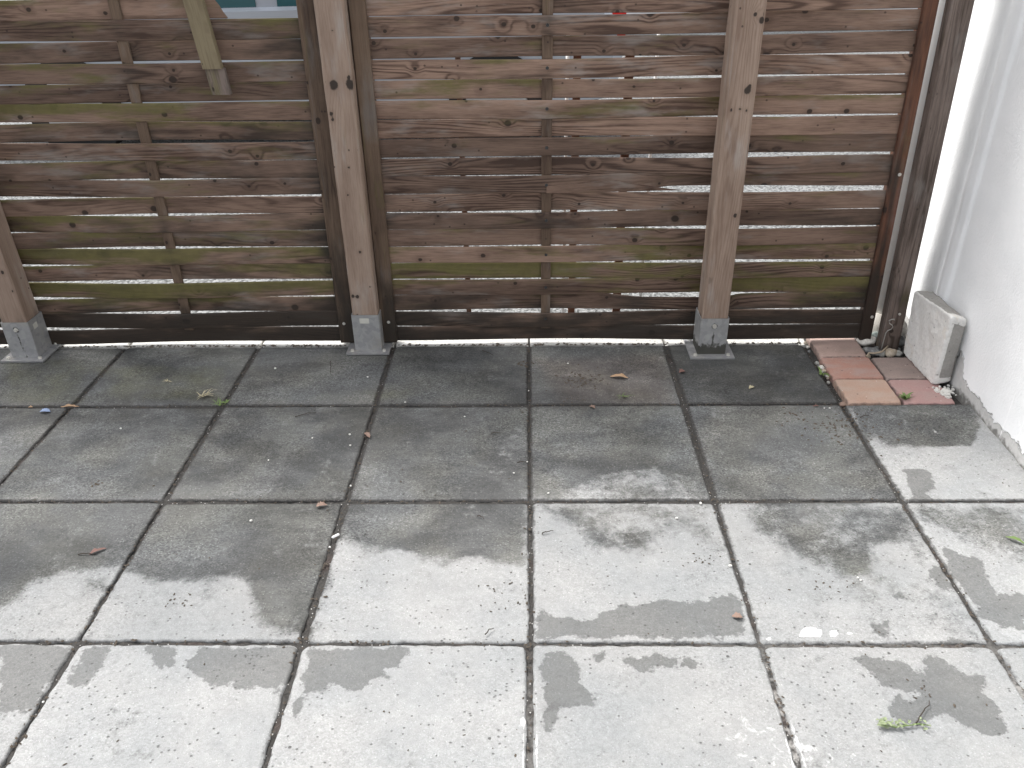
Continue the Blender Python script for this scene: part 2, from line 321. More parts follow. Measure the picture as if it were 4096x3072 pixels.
def ring_mesh(rings, closed=True, caps=True):
    n = len(rings[0]); V = [p for r in rings for p in r]; F = []
    for i in range(len(rings)-1):
        for j in range(n if closed else n-1):
            a = i*n+j; b = i*n+(j+1) % n; F.append((a, b, b+n, a+n))
    if caps: F.append(tuple(range(n))[::-1]); F.append(tuple(range((len(rings)-1)*n, len(rings)*n)))
    return V, F
def rect_ring(w, d, b):            # bevelled rectangle, ccw
    x, y = w/2, d/2
    return [(-x+b, -y), (x-b, -y), (x, -y+b), (x, y-b), (x-b, y), (-x+b, y), (-x, y-b), (-x, -y+b)]
def beam(name, p0, p1, w, d, mat, parent, seed=0, b=.003, n=24, moss=None, dark=None, loc=None, wob=.0006, kn=None, ks=4):
    """upright board from p0 to p1 (points at the base and top centre)"""
    p0 = np.array(p0, float); p1 = np.array(p1, float); rings = []; gc = []; mo = []; dk = []
    L = p1[2]-p0[2]
    # finer section: subdivide the faces
    base = rect_ring(w, d, b); sec = []
    for i in range(8):
        a, c = base[i], base[(i+1) % 8]; k = ks if math.dist(a, c) > b*2 else 1
        for j in range(k): sec.append((a[0]+(c[0]-a[0])*j/k, a[1]+(c[1]-a[1])*j/k))
    for i in range(n+1):
        t = i/n; c = p0+(p1-p0)*t; ring = []
        for (x, y) in sec:
            q = mnoise.noise(Vector((x*30+seed, y*30, c[2]*9)))*wob
            ring.append((c[0]+x+q, c[1]+y+q, c[2]))
            gc.append((c[2]+seed*.37, x+ (y*1.0 if abs(x) > w/2-b*1.5 else 0)+seed*.21, seed*3.3+y*2))
            mo.append(moss(x, c[2]) if moss else 0.0); dk.append(dark(x, y, c[2]) if dark else 0.0)
        rings.append(ring)
    V, F = ring_mesh(rings)
    at = {'gc': gc, 'moss': mo, 'dark': dk}
    if kn:
        A = np.array(V); best = np.full(len(A), -1.0)
        for (kx, ky, kz, kr) in kn:
            best = np.maximum(best, 1-np.sqrt((A[:, 0]-kx)**2+(A[:, 1]-ky)**2+((A[:, 2]-kz)*.8)**2)/(2*kr))
        at['kn'] = best
    return mesh(name, V, F, mat, parent, at, loc=loc)
def cyl(name, p0, p1, r0, r1, mat, parent=None, n=20, rings=1, smooth=True, at=None, loc=None):
    p0 = Vector(p0); p1 = Vector(p1); ax = (p1-p0).normalized(); u = ax.orthogonal().normalized(); v = ax.cross(u); rr = []
    for i in range(rings+1):
        t = i/rings; c = p0.lerp(p1, t); r = r0+(r1-r0)*t
        rr.append([tuple(c+(u*math.cos(2*math.pi*k/n)+v*math.sin(2*math.pi*k/n))*r) for k in range(n)])
    V, F = ring_mesh(rr); o = mesh(name, V, F, mat, parent, at, loc=loc)
    if smooth:
        for p in o.data.polygons: p.use_smooth = len(p.vertices) == 4
    return o
def tube(name, pts, r, mat, parent=None, n=6, loc=None):
    rr = []
    for i, p in enumerate(pts):
        p = Vector(p); a = Vector(pts[max(i-1, 0)]); b = Vector(pts[min(i+1, len(pts)-1)]); ax = (b-a).normalized()
        u = ax.cross(Vector((.13, .2, .97))).normalized(); v = ax.cross(u); rad = r(i/(len(pts)-1)) if callable(r) else r
        rr.append([tuple(p+(u*math.cos(2*math.pi*k/n)+v*math.sin(2*math.pi*k/n))*rad) for k in range(n)])
    V, F = ring_mesh(rr); return mesh(name, V, F, mat, parent, smooth=True, loc=loc)
def boxm(name, c, s, mat, parent=None, b=.004, at=None, loc=None):
    bm = bmesh.new(); bmesh.ops.create_cube(bm, size=1); bmesh.ops.scale(bm, vec=s, verts=bm.verts)
    if b: bmesh.ops.bevel(bm, geom=bm.edges[:], offset=b, segments=2, affect='EDGES')
    bmesh.ops.translate(bm, vec=c, verts=bm.verts); me = bpy.data.meshes.new(name); bm.to_mesh(me); bm.free()
    me.materials.append(mat); o = bpy.data.objects.new(name, me); COL.objects.link(o)
    if parent: o.parent = parent
    if loc: o.location = loc
    V = np.array([v.co for v in me.vertices]); setattrs(me, {'gc': V, 'moss': V[:, 0]*0, 'dark': V[:, 0]*0}); return o

# ------------------------------------------------------------ stain fields on the paving
def sdf(P, poly):                  # >0 inside, metres
    P = P[:, None, :]; A = np.array(poly); B = np.roll(A, -1, 0); d = B-A
    t = np.clip(((P-A)*d).sum(-1)/((d*d).sum(-1)+1e-12), 0, 1)
    dist = np.sqrt((((A+t[..., None]*d)-P)**2).sum(-1)).min(1)
    x, y = P[..., 0], P[..., 1]
    cr = ((A[:, 1] > y) != (B[:, 1] > y)) & (x < (B[:, 0]-A[:, 0])*(y-A[:, 1])/(B[:, 1]-A[:, 1]+1e-12)+A[:, 0])
    return np.where(cr.sum(1) % 2 == 1, dist, -dist)
SHARP = [
 ('d', [(1160,1315),(1200,1330),(1250,1345),(1290,1330),(1340,1310),(1380,1300),(1440,1300),(1500,1300),(1560,1285),(1590,1290),(1622,1378),(1165,1380)]),
 ('A', [(1180,700),(1230,650),(1240,612),(1900,612),(1860,720),(1790,910),(1640,880),(1440,860),(1330,835),(1250,800),(1200,760)]),
 ('A', [(920,612),(1130,612),(1110,680),(1080,735),(1030,735),(960,690)]),
 ('A', [(530,612),(700,612),(640,690),(600,780),(520,860),(420,850),(440,760)]),
 ('A', [(0,610),(470,608),(390,740),(260,930),(180,1010),(60,1030),(0,1090)]),
 ('A', [(1960,615),(2212,618),(2212,880),(2130,840),(2080,860),(2060,900),(1960,920),(1900,990),(1860,1040),(1850,960),(1920,800)]),
 ('B', [(0,620),(540,622),(520,660),(450,690),(450,740),(380,760),(415,800),(320,830),(240,860),(160,880),(100,850),(0,870)]),
 ('B', [(1400,680),(1470,645),(1520,640),(1570,680),(1590,730),(1620,790),(1610,850),(1660,890),(1690,940),(1690,980),(1600,980),(1560,1000),(1490,1020),(1470,1060),(1455,1100),(1450,1145),(1370,1145),(1385,1080),(1390,1000),(1400,900),(1380,830),(1370,740)]),
 ('B', [(1870,700),(1920,680),(1990,700),(2060,660),(2120,630),(2180,690),(2230,740),(2150,750),(2120,700),(2060,760),(1990,770),(1950,720),(1880,730)]),
 ('B', [(1690,680),(1750,655),(1745,760),(1710,775),(1720,720)]), ('B', [(1700,930),(1760,905),(1740,940)]),
 ('D', [(0,640),(60,590),(100,640),(210,610),(260,650),(330,700),(230,700),(180,660),(100,700),(0,700)]),
 ('D', [(1110,595),(1180,630),(1280,640),(1350,655),(1500,645),(1520,690),(1560,740),(1610,760),(1630,710),(1680,700),(1610,670),(1590,640),(1640,615),(1720,625),(1780,670),(1830,720),(1900,745),(1970,760),(1975,790),(1920,820),(1850,830),(1960,850),(2040,900),(2060,960),(2110,1000),(2115,1070),(2060,1095),(1990,1080),(1900,1050),(1800,1010),(1750,980),(1660,960),(1640,1030),(1560,1040),(1470,1010),(1440,960),(1400,870),(1440,855),(1510,880),(1560,900),(1580,850),(1480,830),(1330,770),(1310,720),(1240,680),(1170,650)]),
 ('D', [(1720,-30),(1960,60),(2000,180),(2060,250),(2240,280),(2240,470),(2100,460),(1960,390),(1880,240),(1790,150),(1740,60)]),
 ('D', [(1650,120),(1720,90),(1810,240),(1760,240),(1690,200)]), ('D', [(1430,260),(1480,250),(1550,290),(1480,310),(1440,290)]),
 ('D', [(1300,430),(1420,420),(1400,460),(1370,510),(1320,470)]), ('D', [(1680,545),(1800,532),(1920,540),(1990,560),(1700,565)]),
 ('C', [(1510,710),(1620,700),(1680,720),(1690,800),(1640,850),(1700,890),(1540,890),(1530,780)]),
 ('A', [(1720,330),(1800,300),(1900,345),(1840,350)]),
]
SOFT = [  # polygon, edge width (m), strength
 ('d', [(-400,500),(-400,1330),(0,1320),(60,1265),(150,1235),(260,1225),(330,1250),(420,1255),(515,1238),(548,1250),(542,1300),(560,1345),(600,1362),(668,1374),(705,1250),(722,1172),(745,1165),(860,1190),(960,1220),(1040,1203),(1130,1215),(1146,1080),(1240,1060),(1300,1030),(1420,1015),(1520,1050),(1545,1090),(1650,1095),(1740,1100),(1950,1083),(1900,1000),(1840,900),(1840,860),(2100,870),(2110,900),(2080,960),(1920,965),(1870,930),(2240,720),(2240,400)], .05, .98),
 ('d', [(1160,1085),(1540,1085),(1560,1180),(1480,1150),(1440,1155),(1400,1190),(1300,1200),(1230,1140),(1180,1110)], .07, .55),
 ('d', [(1590,1095),(1960,1090),(1990,1170),(2010,1260),(1960,1180),(1890,1180),(1880,1240),(1820,1255),(1760,1220),(1700,1190),(1640,1150)], .05, .72),
 ('d', [(545,1300),(560,1265),(620,1230),(715,1170),(665,1370),(600,1360),(560,1340)], .03, .75),
 ('d', [(130,1240),(230,1250),(290,1290),(230,1310),(200,1380),(180,1380),(240,1300)], .04, .45),
 ('C', [(1190,330),(1880,330),(1960,450),(1920,540),(1900,570),(1550,570),(1400,500),(1330,520),(1280,560)], .014, .85),
 ('C', [(1520,915),(2400,900),(2400,1300),(2100,1260),(1900,1183),(1800,1100),(1700,1060),(1600,1020)], .05, .62),
 ('d', [(1000,1000),(1160,900),(1500,880),(1560,900),(1520,1010),(1400,1000),(1250,1030),(1200,1075),(1150,1080)], .08, .6),
 ('d', [(1148,900),(1500,900),(1545,1088),(1148,1082)], .05, .58), ('d', [(1590,1090),(1950,1090),(2100,1380),(1900,1390),(1650,1300)], .10, .22), ('d', [(300,1290),(480,1270),(540,1385),(220,1385)], .10, .25),
 ('A', [(640,1230),(850,1000),(980,960),(960,1050),(800,1150),(760,1250),(1000,1280),(900,1340),(680,1320)], .03, .30),
]
WHITE = [('D', [(905,460),(960,455),(1020,475),(1015,510),(880,510)]), ('D', [(1065,475),(1110,475),(1110,505),(1070,515)]), ('D', [(1160,485),(1205,488),(1200,500),(1165,500)]),
         ('D', [(690,512),(715,512),(712,528),(692,528)]), ('B', [(1232,1065),(1265,1060),(1270,1110),(1245,1115)]), ]
WSOFT = [('C', [(1590,455),(1680,440),(1750,490),(1700,520),(1640,510)]), ('D', [(330,960),(700,950),(830,1010),(900,1060),(1080,1130),(1250,1180),(1250,1400),(600,1400),(500,1250),(400,1150)]), ('A', [(1700,1000),(1830,1040),(1760,1378),(1690,1378)])]
MOSS = [('E', [(0,60),(600,30),(560,330),(200,360),(0,340)]), ('E', [(560,100),(1500,60),(1400,340),(700,340)]), ('F', [(200,240),(560,240),(540,340),(320,340)]), ('D', [(1060,90),(1320,90),(1290,190),(1100,180)])]
PINK = [('F', [(1320,60),(2140,20),(2212,340),(1500,340)])]
def fields(V):
    P = V[:, :2]; n = len(P); sh = np.full(n, -1.0); so = np.zeros(n); wh = np.zeros(n); mo = np.zeros(n); pk = np.zeros(n)
    for k, p in SHARP: sh = np.maximum(sh, sdf(P, zm(k, p)))
    for k, p, e, s in SOFT: so = np.maximum(so, s*np.clip(sdf(P, zm(k, p))/e+.5, 0, 1))
    so = np.maximum(so, .95*np.clip((P[:, 1]+.35)/.25, 0, 1)*(P[:, 0] < -2.0))
    so = np.where(P[:, 1] > -.02, np.maximum(so, .95), so)
    for k, p in WHITE: wh = np.maximum(wh, np.clip(.5+sdf(P, zm(k, p))/.014, 0, 1.3))
    for k, p in WSOFT: wh = np.maximum(wh, .36*np.clip(sdf(P, zm(k, p))/.08+.7, 0, 1))
    for k, p in MOSS: mo = np.maximum(mo, .6*np.clip(sdf(P, zm(k, p))/.08+.5, 0, 1))
    for k, p in PINK: pk = np.maximum(pk, np.clip(sdf(P, zm(k, p))/.1+.5, 0, 1))
    return dict(sharp=sh, soft=so, white=wh, moss=mo, pink=pk)

# ------------------------------------------------------------ ground, road, kerb, paving
def sheet(name, x0, x1, y0, y1, z, mat, nx=1, ny=1):
    xs = np.linspace(x0, x1, nx+1); ys = np.linspace(y0, y1, ny+1)
    V = [(x, y, z) for y in ys for x in xs]; F = [(j*(nx+1)+i, j*(nx+1)+i+1, (j+1)*(nx+1)+i+1, (j+1)*(nx+1)+i) for j in range(ny) for i in range(nx)]
    return tag(mesh(name, V, F, mat), kind='structure')
sheet('ground', -200, 200, -200, 200, -.06, M['soil'])
sheet('road', -60, 60, .56, 60, -.045, M['asphalt'])
def bed():
    xs = np.linspace(-4.1, 1.48, 560); ys = np.linspace(-3.2, .56, 380); XX, YY = np.meshgrid(xs, ys)
    r = np.random.RandomState(3); Z = -.0085+r.rand(*XX.shape)*.0060
    for a in range(0, XX.shape[0], 1):
        for b in range(0, XX.shape[1], 4):
            Z[a, b:b+4] += .006*mnoise.noise(Vector((XX[a, b]*9, YY[a, b]*9, 2)))
    Z = np.minimum(Z, -.0048)
    Z[(XX > 1.0) & (YY > -.0)] = -.020
    Z[YY > .43] = -.02
    V = np.stack([XX.ravel(), YY.ravel(), Z.ravel()], 1); nx = len(xs)
    F = [(j*nx+i, j*nx+i+1, (j+1)*nx+i+1, (j+1)*nx+i) for j in range(len(ys)-1) for i in range(nx-1)]
    tag(mesh('soil', V, F, M['soil'], smooth=True), kind='structure')
bed()
def slab_grid(x0, x1, y0, y1, z, tilt, step, bev, seed, h=.03, jag=.0024):
    def axis(a, b):
        e = [0, .0012, .003, .006, .010]; n = max(3, int((b-a-.02)/step)); m = np.linspace(a+.010, b-.010, n+1)[1:-1]
        return np.concatenate([a+np.array(e), m, (b-np.array(e))[::-1]])
    xs, ys = axis(x0, x1), axis(y0, y1); XX, YY = np.meshgrid(xs, ys); XX = XX.copy(); YY = YY.copy()
    ex = np.minimum(XX-x0, x1-XX); ey = np.minimum(YY-y0, y1-YY); ed = np.minimum(ex, ey)
    for j in range(XX.shape[0]):
        for i in (0, 1, 2, -3, -2, -1):
            XX[j, i] += mnoise.noise(Vector((seed, YY[j, i]*38, i*.2)))*jag*1.5
    for i in range(XX.shape[1]):
        for j in (0, 1, 2, -3, -2, -1):
            YY[j, i] += mnoise.noise(Vector((XX[j, i]*38, seed, j*.2)))*jag*1.5
    # rounded corners
    r = .009+.022*abs(mnoise.noise(Vector((seed*1.3, 4.2, 1.1)))); cx = np.clip(r-ex, 0, None); cy = np.clip(r-ey, 0, None); dc = np.sqrt(cx*cx+cy*cy); ed2 = r-dc
    t = np.clip(1-ed2/bev, 0, 1.6)
    Z = z+tilt[0]*(XX-(x0+x1)/2)+tilt[1]*(YY-(y0+y1)/2)-bev*.8*t*t
    ny, nx = XX.shape; V = np.stack([XX.ravel(), YY.ravel(), Z.ravel()], 1)
    F = [(j*nx+i, j*nx+i+1, (j+1)*nx+i+1, (j+1)*nx+i) for j in range(ny-1) for i in range(nx-1)]
    loop = [i for i in range(nx)]+[j*nx+nx-1 for j in range(1, ny)]+[(ny-1)*nx+i for i in range(nx-2, -1, -1)]+[j*nx for j in range(ny-2, 0, -1)]
    b = V[loop].copy(); b[:, 2] -= h; n0 = len(V); V = np.vstack([V, b]); L = len(loop)
    for k in range(L): F.append((loop[k], n0+k, n0+(k+1) % L, loop[(k+1) % L]))
    edd = np.concatenate([ed.ravel(), np.zeros(L)])
    return V, F, edd
def paving():
    VV = []; FF = []; ED = []; TT = []; off = 0; r = random.Random(11)
    rows = [(.424, 0), (0, -.5), (-.5, -1.0), (-1.0, -1.5), (-1.5, -2.0), (-2.0, -2.5), (-2.5, -3.0)]
    cols = [(-4.0+.5*k, -3.5+.5*k) for k in range(10)]+[(1.0, 1.46)]
    jog = {-1.0: .004, 0.5: .0, 1.0: .006}
    for ri, (yt, yb) in enumerate(rows):
        for ci, (xa, xb) in enumerate(cols):
            if ri == 0 and xa > .9: continue
            jl = .0050+r.uniform(-.0018, .0022); jr = .0050+r.uniform(-.0018, .0022)
            sx = r.uniform(-.002, .002); st = .0085 if (ri < 5 and xa > -2.6) else .05
            x1 = xb-jr+sx
            y1 = yt-.0045+r.uniform(-.001, .001); y0 = yb+.0045+r.uniform(-.001, .001)
            V, F, e = slab_grid(xa+jl+sx+jog.get(xa, 0)*0, x1, y0, y1, r.uniform(-.0018, .0012), (r.uniform(-.005, .005), r.uniform(-.005, .005)), st, .0055, ri*17+ci*3.1)
            VV.append(V); FF += [tuple(i+off for i in f) for f in F]; off += len(V); ED.append(e)
            TT.append(np.full(len(V), r.uniform(.88, 1.08)*(.80 if ri >= 3 else .78 if ri == 2 else .84 if ri else .76)*(.68 if (ri == 0 and xa == .5) else 1.12 if (ri == 0 and xa == 0) else 1)))
    V = np.vstack(VV); e = np.concatenate(ED); at = fields(V); at['tint'] = np.concatenate(TT)
    # grime next to the joints, less of it where the slabs are dry and bleached
    near_fence = np.clip((V[:, 1]+1.25)/.9, .18, 1)
    at['dirt'] = np.clip(1-e/.012, 0, 1)*(.40+.42*near_fence)+.25*np.clip(1-e/.035, 0, 1)*near_fence
    # crumbs of earth on the slab left of the clay pavers
    g = g1('C', 1120, 440); at['dirt'] = np.maximum(at['dirt'], .36*np.clip(1-np.hypot(V[:, 0]-g[0], V[:, 1]-g[1])/.12, 0, 1)**.5)
    g = g1('F', 1620, 185); at['dirt'] = np.maximum(at['dirt'], .42*np.clip(1-np.hypot((V[:, 0]-g[0])/1.6, V[:, 1]-g[1])/.05, 0, 1)**.5)
    rimw = np.clip(1-np.abs(e-.006)/.005, 0, 1)*np.clip((-V[:, 1]-.95)/.3, 0, 1)*np.clip((V[:, 0]+.9)/.9, 0, 1)
    at['white'] = np.maximum(at['white'], rimw*.55)
    tag(mesh('pavement', V, FF, M['concrete'], at=at, smooth=True), kind='structure')
    # the strip of kerb stones just outside, running under the fence
    VV = []; FF = []; off = 0
    for k in range(-8, 4):
        x0 = k*.5+.004; x1 = (k+1)*.5-.004
        if k == 2: x1 = 1.02
        if k > 2: continue
        V, F, e = slab_grid(x0, x1, .434+r.uniform(0, .003), .52, -.003, (0, 0), .02, .004, 300+k, .05, .004)
        VV.append(V); FF += [tuple(i+off for i in f) for f in F]; off += len(V)
    tag(mesh('kerb', np.vstack(VV), FF, M['kerb']), kind='structure')
paving()

# ------------------------------------------------------------ woven fence panels
PITCH = .0615; Z0 = .0105; YF = .447
def slat(name, x0, x1, zb, zt, yc, th, seed, mossf, darkf, mat, parent, tint=0, tw=0, n=72, loc=None, endcut=None):
    rings = []; gc = []; mo = []; dk = []; fr = [0, .04, .3, .6, .93, 1]
    for i in range(n+1):
        x = x0+(x1-x0)*i/n; b, t, y = zb(x), zt(x), yc(x); h = t-b; ring = []
        for k, f in enumerate(fr):        # front face, bottom to top
            e = .0030 if f in (0, 1) else (.0007 if f in (.04, .93) else 0)
            e += tw*(f-.5)
            xx = x+(endcut(f) if endcut and i == n else 0)
            ring.append((xx, y-th/2+e, b+h*f)); gc.append((x+seed*1.7, f*h+seed*.31, seed*2.3)); mo.append(mossf(x, f)); dk.append(darkf(x, f))
        for f in (1, .93, .5, .04, 0):
            e = .0022 if f in (0, 1) else 0
            ring.append((x, y+th/2-e, b+h*f)); gc.append((x+seed*1.7, f*h+seed*.31+.3, seed*2.3+1)); mo.append(mossf(x, f)); dk.append(darkf(x, f))
        rings.append(ring)
    V, F = ring_mesh(rings)
    return mesh(name, V, F, mat, parent, {'gc': gc, 'moss': mo, 'dark': dk, 'tint': [tint]*len(V)}, loc=loc)
def panel(nm, label, xl, xr, bat, lean, mossT, darkT, seed0, broken=None, crack=None, chip=None, redright=False):
    t = thing(nm, label, 'fence panel', (0, 0, 0)); r = random.Random(seed0); fw = .042
    sx = lambda z: lean*z
    for side, xa in (('l', xl), ('r', xr-fw)):
        wd = .042
        if side == 'l' and seed0 == 20: wd = .052; xa = xl-.010
        if side == 'r' and seed0 == 50: wd = .058
        l = lean if side == 'r' else 0
        m = M['redwood'] if (side == 'r' and redright) else M['frame']
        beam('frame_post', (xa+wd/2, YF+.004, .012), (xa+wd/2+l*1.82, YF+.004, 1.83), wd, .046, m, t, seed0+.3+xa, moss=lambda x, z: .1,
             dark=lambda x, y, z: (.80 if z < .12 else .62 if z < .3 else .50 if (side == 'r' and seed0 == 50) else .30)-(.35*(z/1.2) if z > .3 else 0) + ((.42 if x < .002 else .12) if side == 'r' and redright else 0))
    for b in bat:
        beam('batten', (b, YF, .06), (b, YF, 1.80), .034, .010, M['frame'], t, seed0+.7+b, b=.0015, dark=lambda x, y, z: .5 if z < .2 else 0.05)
    xs = [xl+fw]+list(bat)+[xr-fw]
    for k in range(29):
        s = 1 if k % 2 == 0 else -1       # even slats pass behind the first batten
        amp = [0]+[(.0095*s*(-1)**i) for i in range(len(bat))]+[0]
        if nm == 'woven_fence_panel' and seed0 == 50: amp = [0, -.0095*s, .0095*s, 0]
        def yc(x, amp=amp):
            for i in range(len(xs)-1):
                if x <= xs[i+1] or i == len(xs)-2:
                    u = min(1, max(0, (x-xs[i])/(xs[i+1]-xs[i]))); u = u*u*(3-2*u); return YF+amp[i]+(amp[i+1]-amp[i])*u
        gz = r.uniform(.0010, .0042); z0 = Z0+k*PITCH; bow = r.uniform(-.003, .003); tl = r.uniform(-.0015, .0015); ph = r.uniform(0, 6)
        L = xr-xl
        base = lambda x, z0=z0, bow=bow, tl=tl, ph=ph: z0+bow*math.sin((x-xl)/L*math.pi)+tl*(x-xl)/L*2+.0009*math.sin(x*5+ph)
        hh = PITCH-gz
        zb = lambda x, base=base: base(x)
        ec = r.uniform(0, 6)
        zt = lambda x, base=base, hh=hh, ec=ec: base(x)+hh+.0008*math.sin(x*7+ec)
        x0, x1 = xl+fw-.003, xr-fw+.003
        sg = {(50, 1): .0085, (50, 0): .005, (50, 3): .003, (20, 1): .003}.get((seed0, k), 0)
        if sg:
            zb = lambda x, b0=zb, sg=sg: b0(x)-sg*math.sin(min(1, max(0, (x-x0)/(x1-x0)))*math.pi)**2
            zt = lambda x, b0=zt, sg=sg: b0(x)-sg*math.sin(min(1, max(0, (x-x0)/(x1-x0)))*math.pi)**2
        if chip and k == chip[0]:
            zt0 = zt; zt = lambda x, zt0=zt0: zt0(x)-.011*max(0, min(1, (x-chip[1])/.12))*(1 if x < chip[2] else max(0, 1-(x-chip[2])/.05))
        if crack and k == crack[0]:
            zb0 = zb
            def cz(x): u = (x-crack[1])/(crack[2]-crack[1]); return .040*(1-u)**1.15+.002 if 0 <= u <= 1 else (.042 if u < 0 else 0)
            slat('splinter', .06, crack[2]+.01, lambda x, zb0=zb0: zb0(x), lambda x, zb0=zb0: zb0(x)+min(cz(x), .030+.01*(x-.06)/.2) if x > crack[1]-.01 else zb0(x)+.024+.018*(x-.06)/(crack[1]-.06),
                 lambda x, yc=yc: yc(x)-.0045, .004, seed0+k*1.37+5, lambda x, f: .2, lambda x, f: 0, M['slat'], t, n=40)
            zb = lambda x, zb0=zb0: zb0(x)+.014*max(0, min(1, (x-crack[1]-.08)/.12))
        if broken and k == broken[0]: x1 = broken[1]
        mk = mossT.get(k, r.choice([0, 0, .05, .12, .2])); dkk = darkT.get(k, r.uniform(0, .22)); mph = r.uniform(-2, 2)
        mf = lambda x, f, mk=mk, mph=mph: mk*(.45+.5*f)+.30*max(0, f-.75)/.25*(.5+.5*math.sin(x*3+mph))+mk*.35*math.sin(x*2.3+mph)
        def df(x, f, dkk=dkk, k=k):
            e = min(abs(x-q) for q in xs); return dkk+.16*math.exp(-(e/.025)**2)+.12*(1-f)+(.18*math.exp(-((xr-fw-x)/.10)**2))  # shading painted along slat bottoms; also darker by battens and frames
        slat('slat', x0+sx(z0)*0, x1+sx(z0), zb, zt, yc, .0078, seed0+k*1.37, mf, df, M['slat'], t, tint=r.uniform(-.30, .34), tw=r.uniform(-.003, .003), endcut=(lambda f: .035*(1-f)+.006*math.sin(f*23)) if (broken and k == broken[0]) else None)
    return t
pR = panel('woven_fence_panel', 'woven timber fence panel between the square middle post and the white wall, one slat split', -.530, 1.247, [.060, .66], -.022,
      {2: .40, 3: .85, 4: .95, 5: .62, 6: .2, 7: .1, 9: .2, 13: .36, 14: .3}, {0: .70, 1: .66, 2: .42, 3: .12, 4: .05}, 20, crack=(9, .27, .50), chip=(2, .27, .70), redright=True)
pL = panel('woven_fence_panel', 'darker mossy woven fence panel on the left with a broken slat at its top', -2.42, -.655, [-1.845, -1.257], 0,
      {2: .6, 3: 1.0, 4: .7, 5: .95, 6: .4, 7: .5, 8: .4, 9: .6, 10: .5, 11: .3, 12: .65, 13: .75, 14: .5, 15: .3, 16: .6, 17: .65, 18: .5}, {0: .80, 1: .82, 2: .45, 3: .16, 4: .3, 5: .28, 6: .22, 7: .3, 10: .32, 12: .3, 16: .3}, 50, broken=(18, -.955))
def screw(p, parent, r=.0056, mat='darkscrew'):
    o = cyl('screw', (p[0], p[1], p[2]), (p[0], p[1]-.0022, p[2]), r, r*.85, M[mat], parent, 12)
for k in range(1, 29, 2): screw((.060, YF-.0095-.0036, Z0+k*PITCH+.030), pR)
for p, par in (((-.512, YF-.019, .095), pR), ((1.232, YF-.019, .105), pR), ((1.218, YF-.019, .62), pR), ((-.676, YF-.019, .09), pL)):
    screw(p, par, .006, 'bolt')

# ------------------------------------------------------------ square timber posts in steel shoes
def shoe(t, w, hgt, mossy, sticker=None):
    o = w/2; i = o-.0028; V = []; F = []; at = []; zs = np.linspace(.005, hgt, 14)
    def quadring(r, z, b=.0025):
        c = rect_ring(2*r, 2*r, b); out = []
        for a in range(8):
            p, q = c[a], c[(a+1) % 8]; k = 16 if math.dist(p, q) > .01 else 1
            out += [(p[0]+(q[0]-p[0])*j/k, p[1]+(q[1]-p[1])*j/k, z) for j in range(k)]
        return out
    zs = np.linspace(.005, hgt, 34)
    base = [quadring(o, z) for z in zs]+[quadring(i, z) for z in zs[::-1]]
    n = len(base[0])
    V = [p for rr in base for p in rr]
    for a in range(len(base)-1):
        for j in range(n): F.append((a*n+j, a*n+(j+1) % n, (a+1)*n+(j+1) % n, (a+1)*n+j))
    # subdivide across for the dirt mask
    gc = [(x+t.location.x*3, y, z) for x, y, z in V]
    dk = [max(mossy*max(0, 1-z/.085)*1.05, (.62*max(0, 1-abs(x+.004-(.118-z)*.08)/.012) if (y < -o+.004 and z < .113) else 0) if t.name != 'timber_post' else 0,
              (1.1*max(0, 1-math.hypot(x, z-.118)/.019) if y < -o+.004 and t.name != 'timber_post' else 0)) for x, y, z in V]
    s = mesh('post_shoe', V, F, M['galv'], t, {'gc': gc, 'dark': dk, 'moss': [0]*len(V)})
    pl = slab_like(s)
    for bx in (-.058, .058):
        for by in (-.058, .058):
            b = cyl('bolt', (bx, by, .006), (bx, by, .014), .0075, .006, M['bolt'], s, 6, smooth=False)
    cyl('bolt', (0, -o, .118), (0, -o-.006, .118), .0085, .007, M['bolt'], s, 6, smooth=False)
    return s
def slab_like(s):
    bm = bmesh.new(); bmesh.ops.create_cube(bm, size=1); bmesh.ops.scale(bm, vec=(.156, .156, .006), verts=bm.verts)
    bmesh.ops.subdivide_edges(bm, edges=bm.edges[:], cuts=3, use_grid_fill=True); bmesh.ops.translate(bm, vec=(0, 0, .0045), verts=bm.verts)
    me = bpy.data.meshes.new('base_plate'); bm.to_mesh(me); bm.free(); V = np.array([v.co for v in me.vertices]); me.materials.append(M['galv'])
    setattrs(me, {'gc': V*1.0+np.array([.3, 0, 0]), 'dark': np.clip(1.1-np.abs(np.maximum(abs(V[:, 0]), abs(V[:, 1]))-.05)/.03, 0, 1)*.62, 'moss': V[:, 0]*0})
    o = bpy.data.objects.new('base_plate', me); COL.objects.link(o); o.parent = s; return o
def post(label, x, y, w, lean, seed, mossy, face_bolt=True, sticker=None, dk=None, z1=2.45, knots=()):
    t = thing('timber_post', label, 'post', (x, y, 0), 'square timber posts in steel shoes')
    kl = []
    for px, py, kr in knots:
        q = at_y(px, py, y-w/2); kl.append((q[0]-x, -w/2, q[1], kr))
    beam('timber', (0, 0, .02), (lean*z1, 0, z1), w, w, M['post'], t, seed, b=.004, n=420, ks=14, kn=kl, dark=dk or (lambda a, b, z: .30*max(0, 1-abs(z-.15)/.05)), moss=lambda a, z: .0, wob=.0012)
    s = shoe(t, w+.009, .146, mossy)
    if sticker == 'front': boxm('sticker', (-.004, -(w+.009)/2-.0006, .124), (.034, .0012, .020), M['sticker'], s, b=.0004)
    if sticker == 'side': boxm('sticker', ((w+.009)/2+.0006, -.012, .118), (.0012, .026, .020), M['sticker'], s, b=.0004)
    return t, s
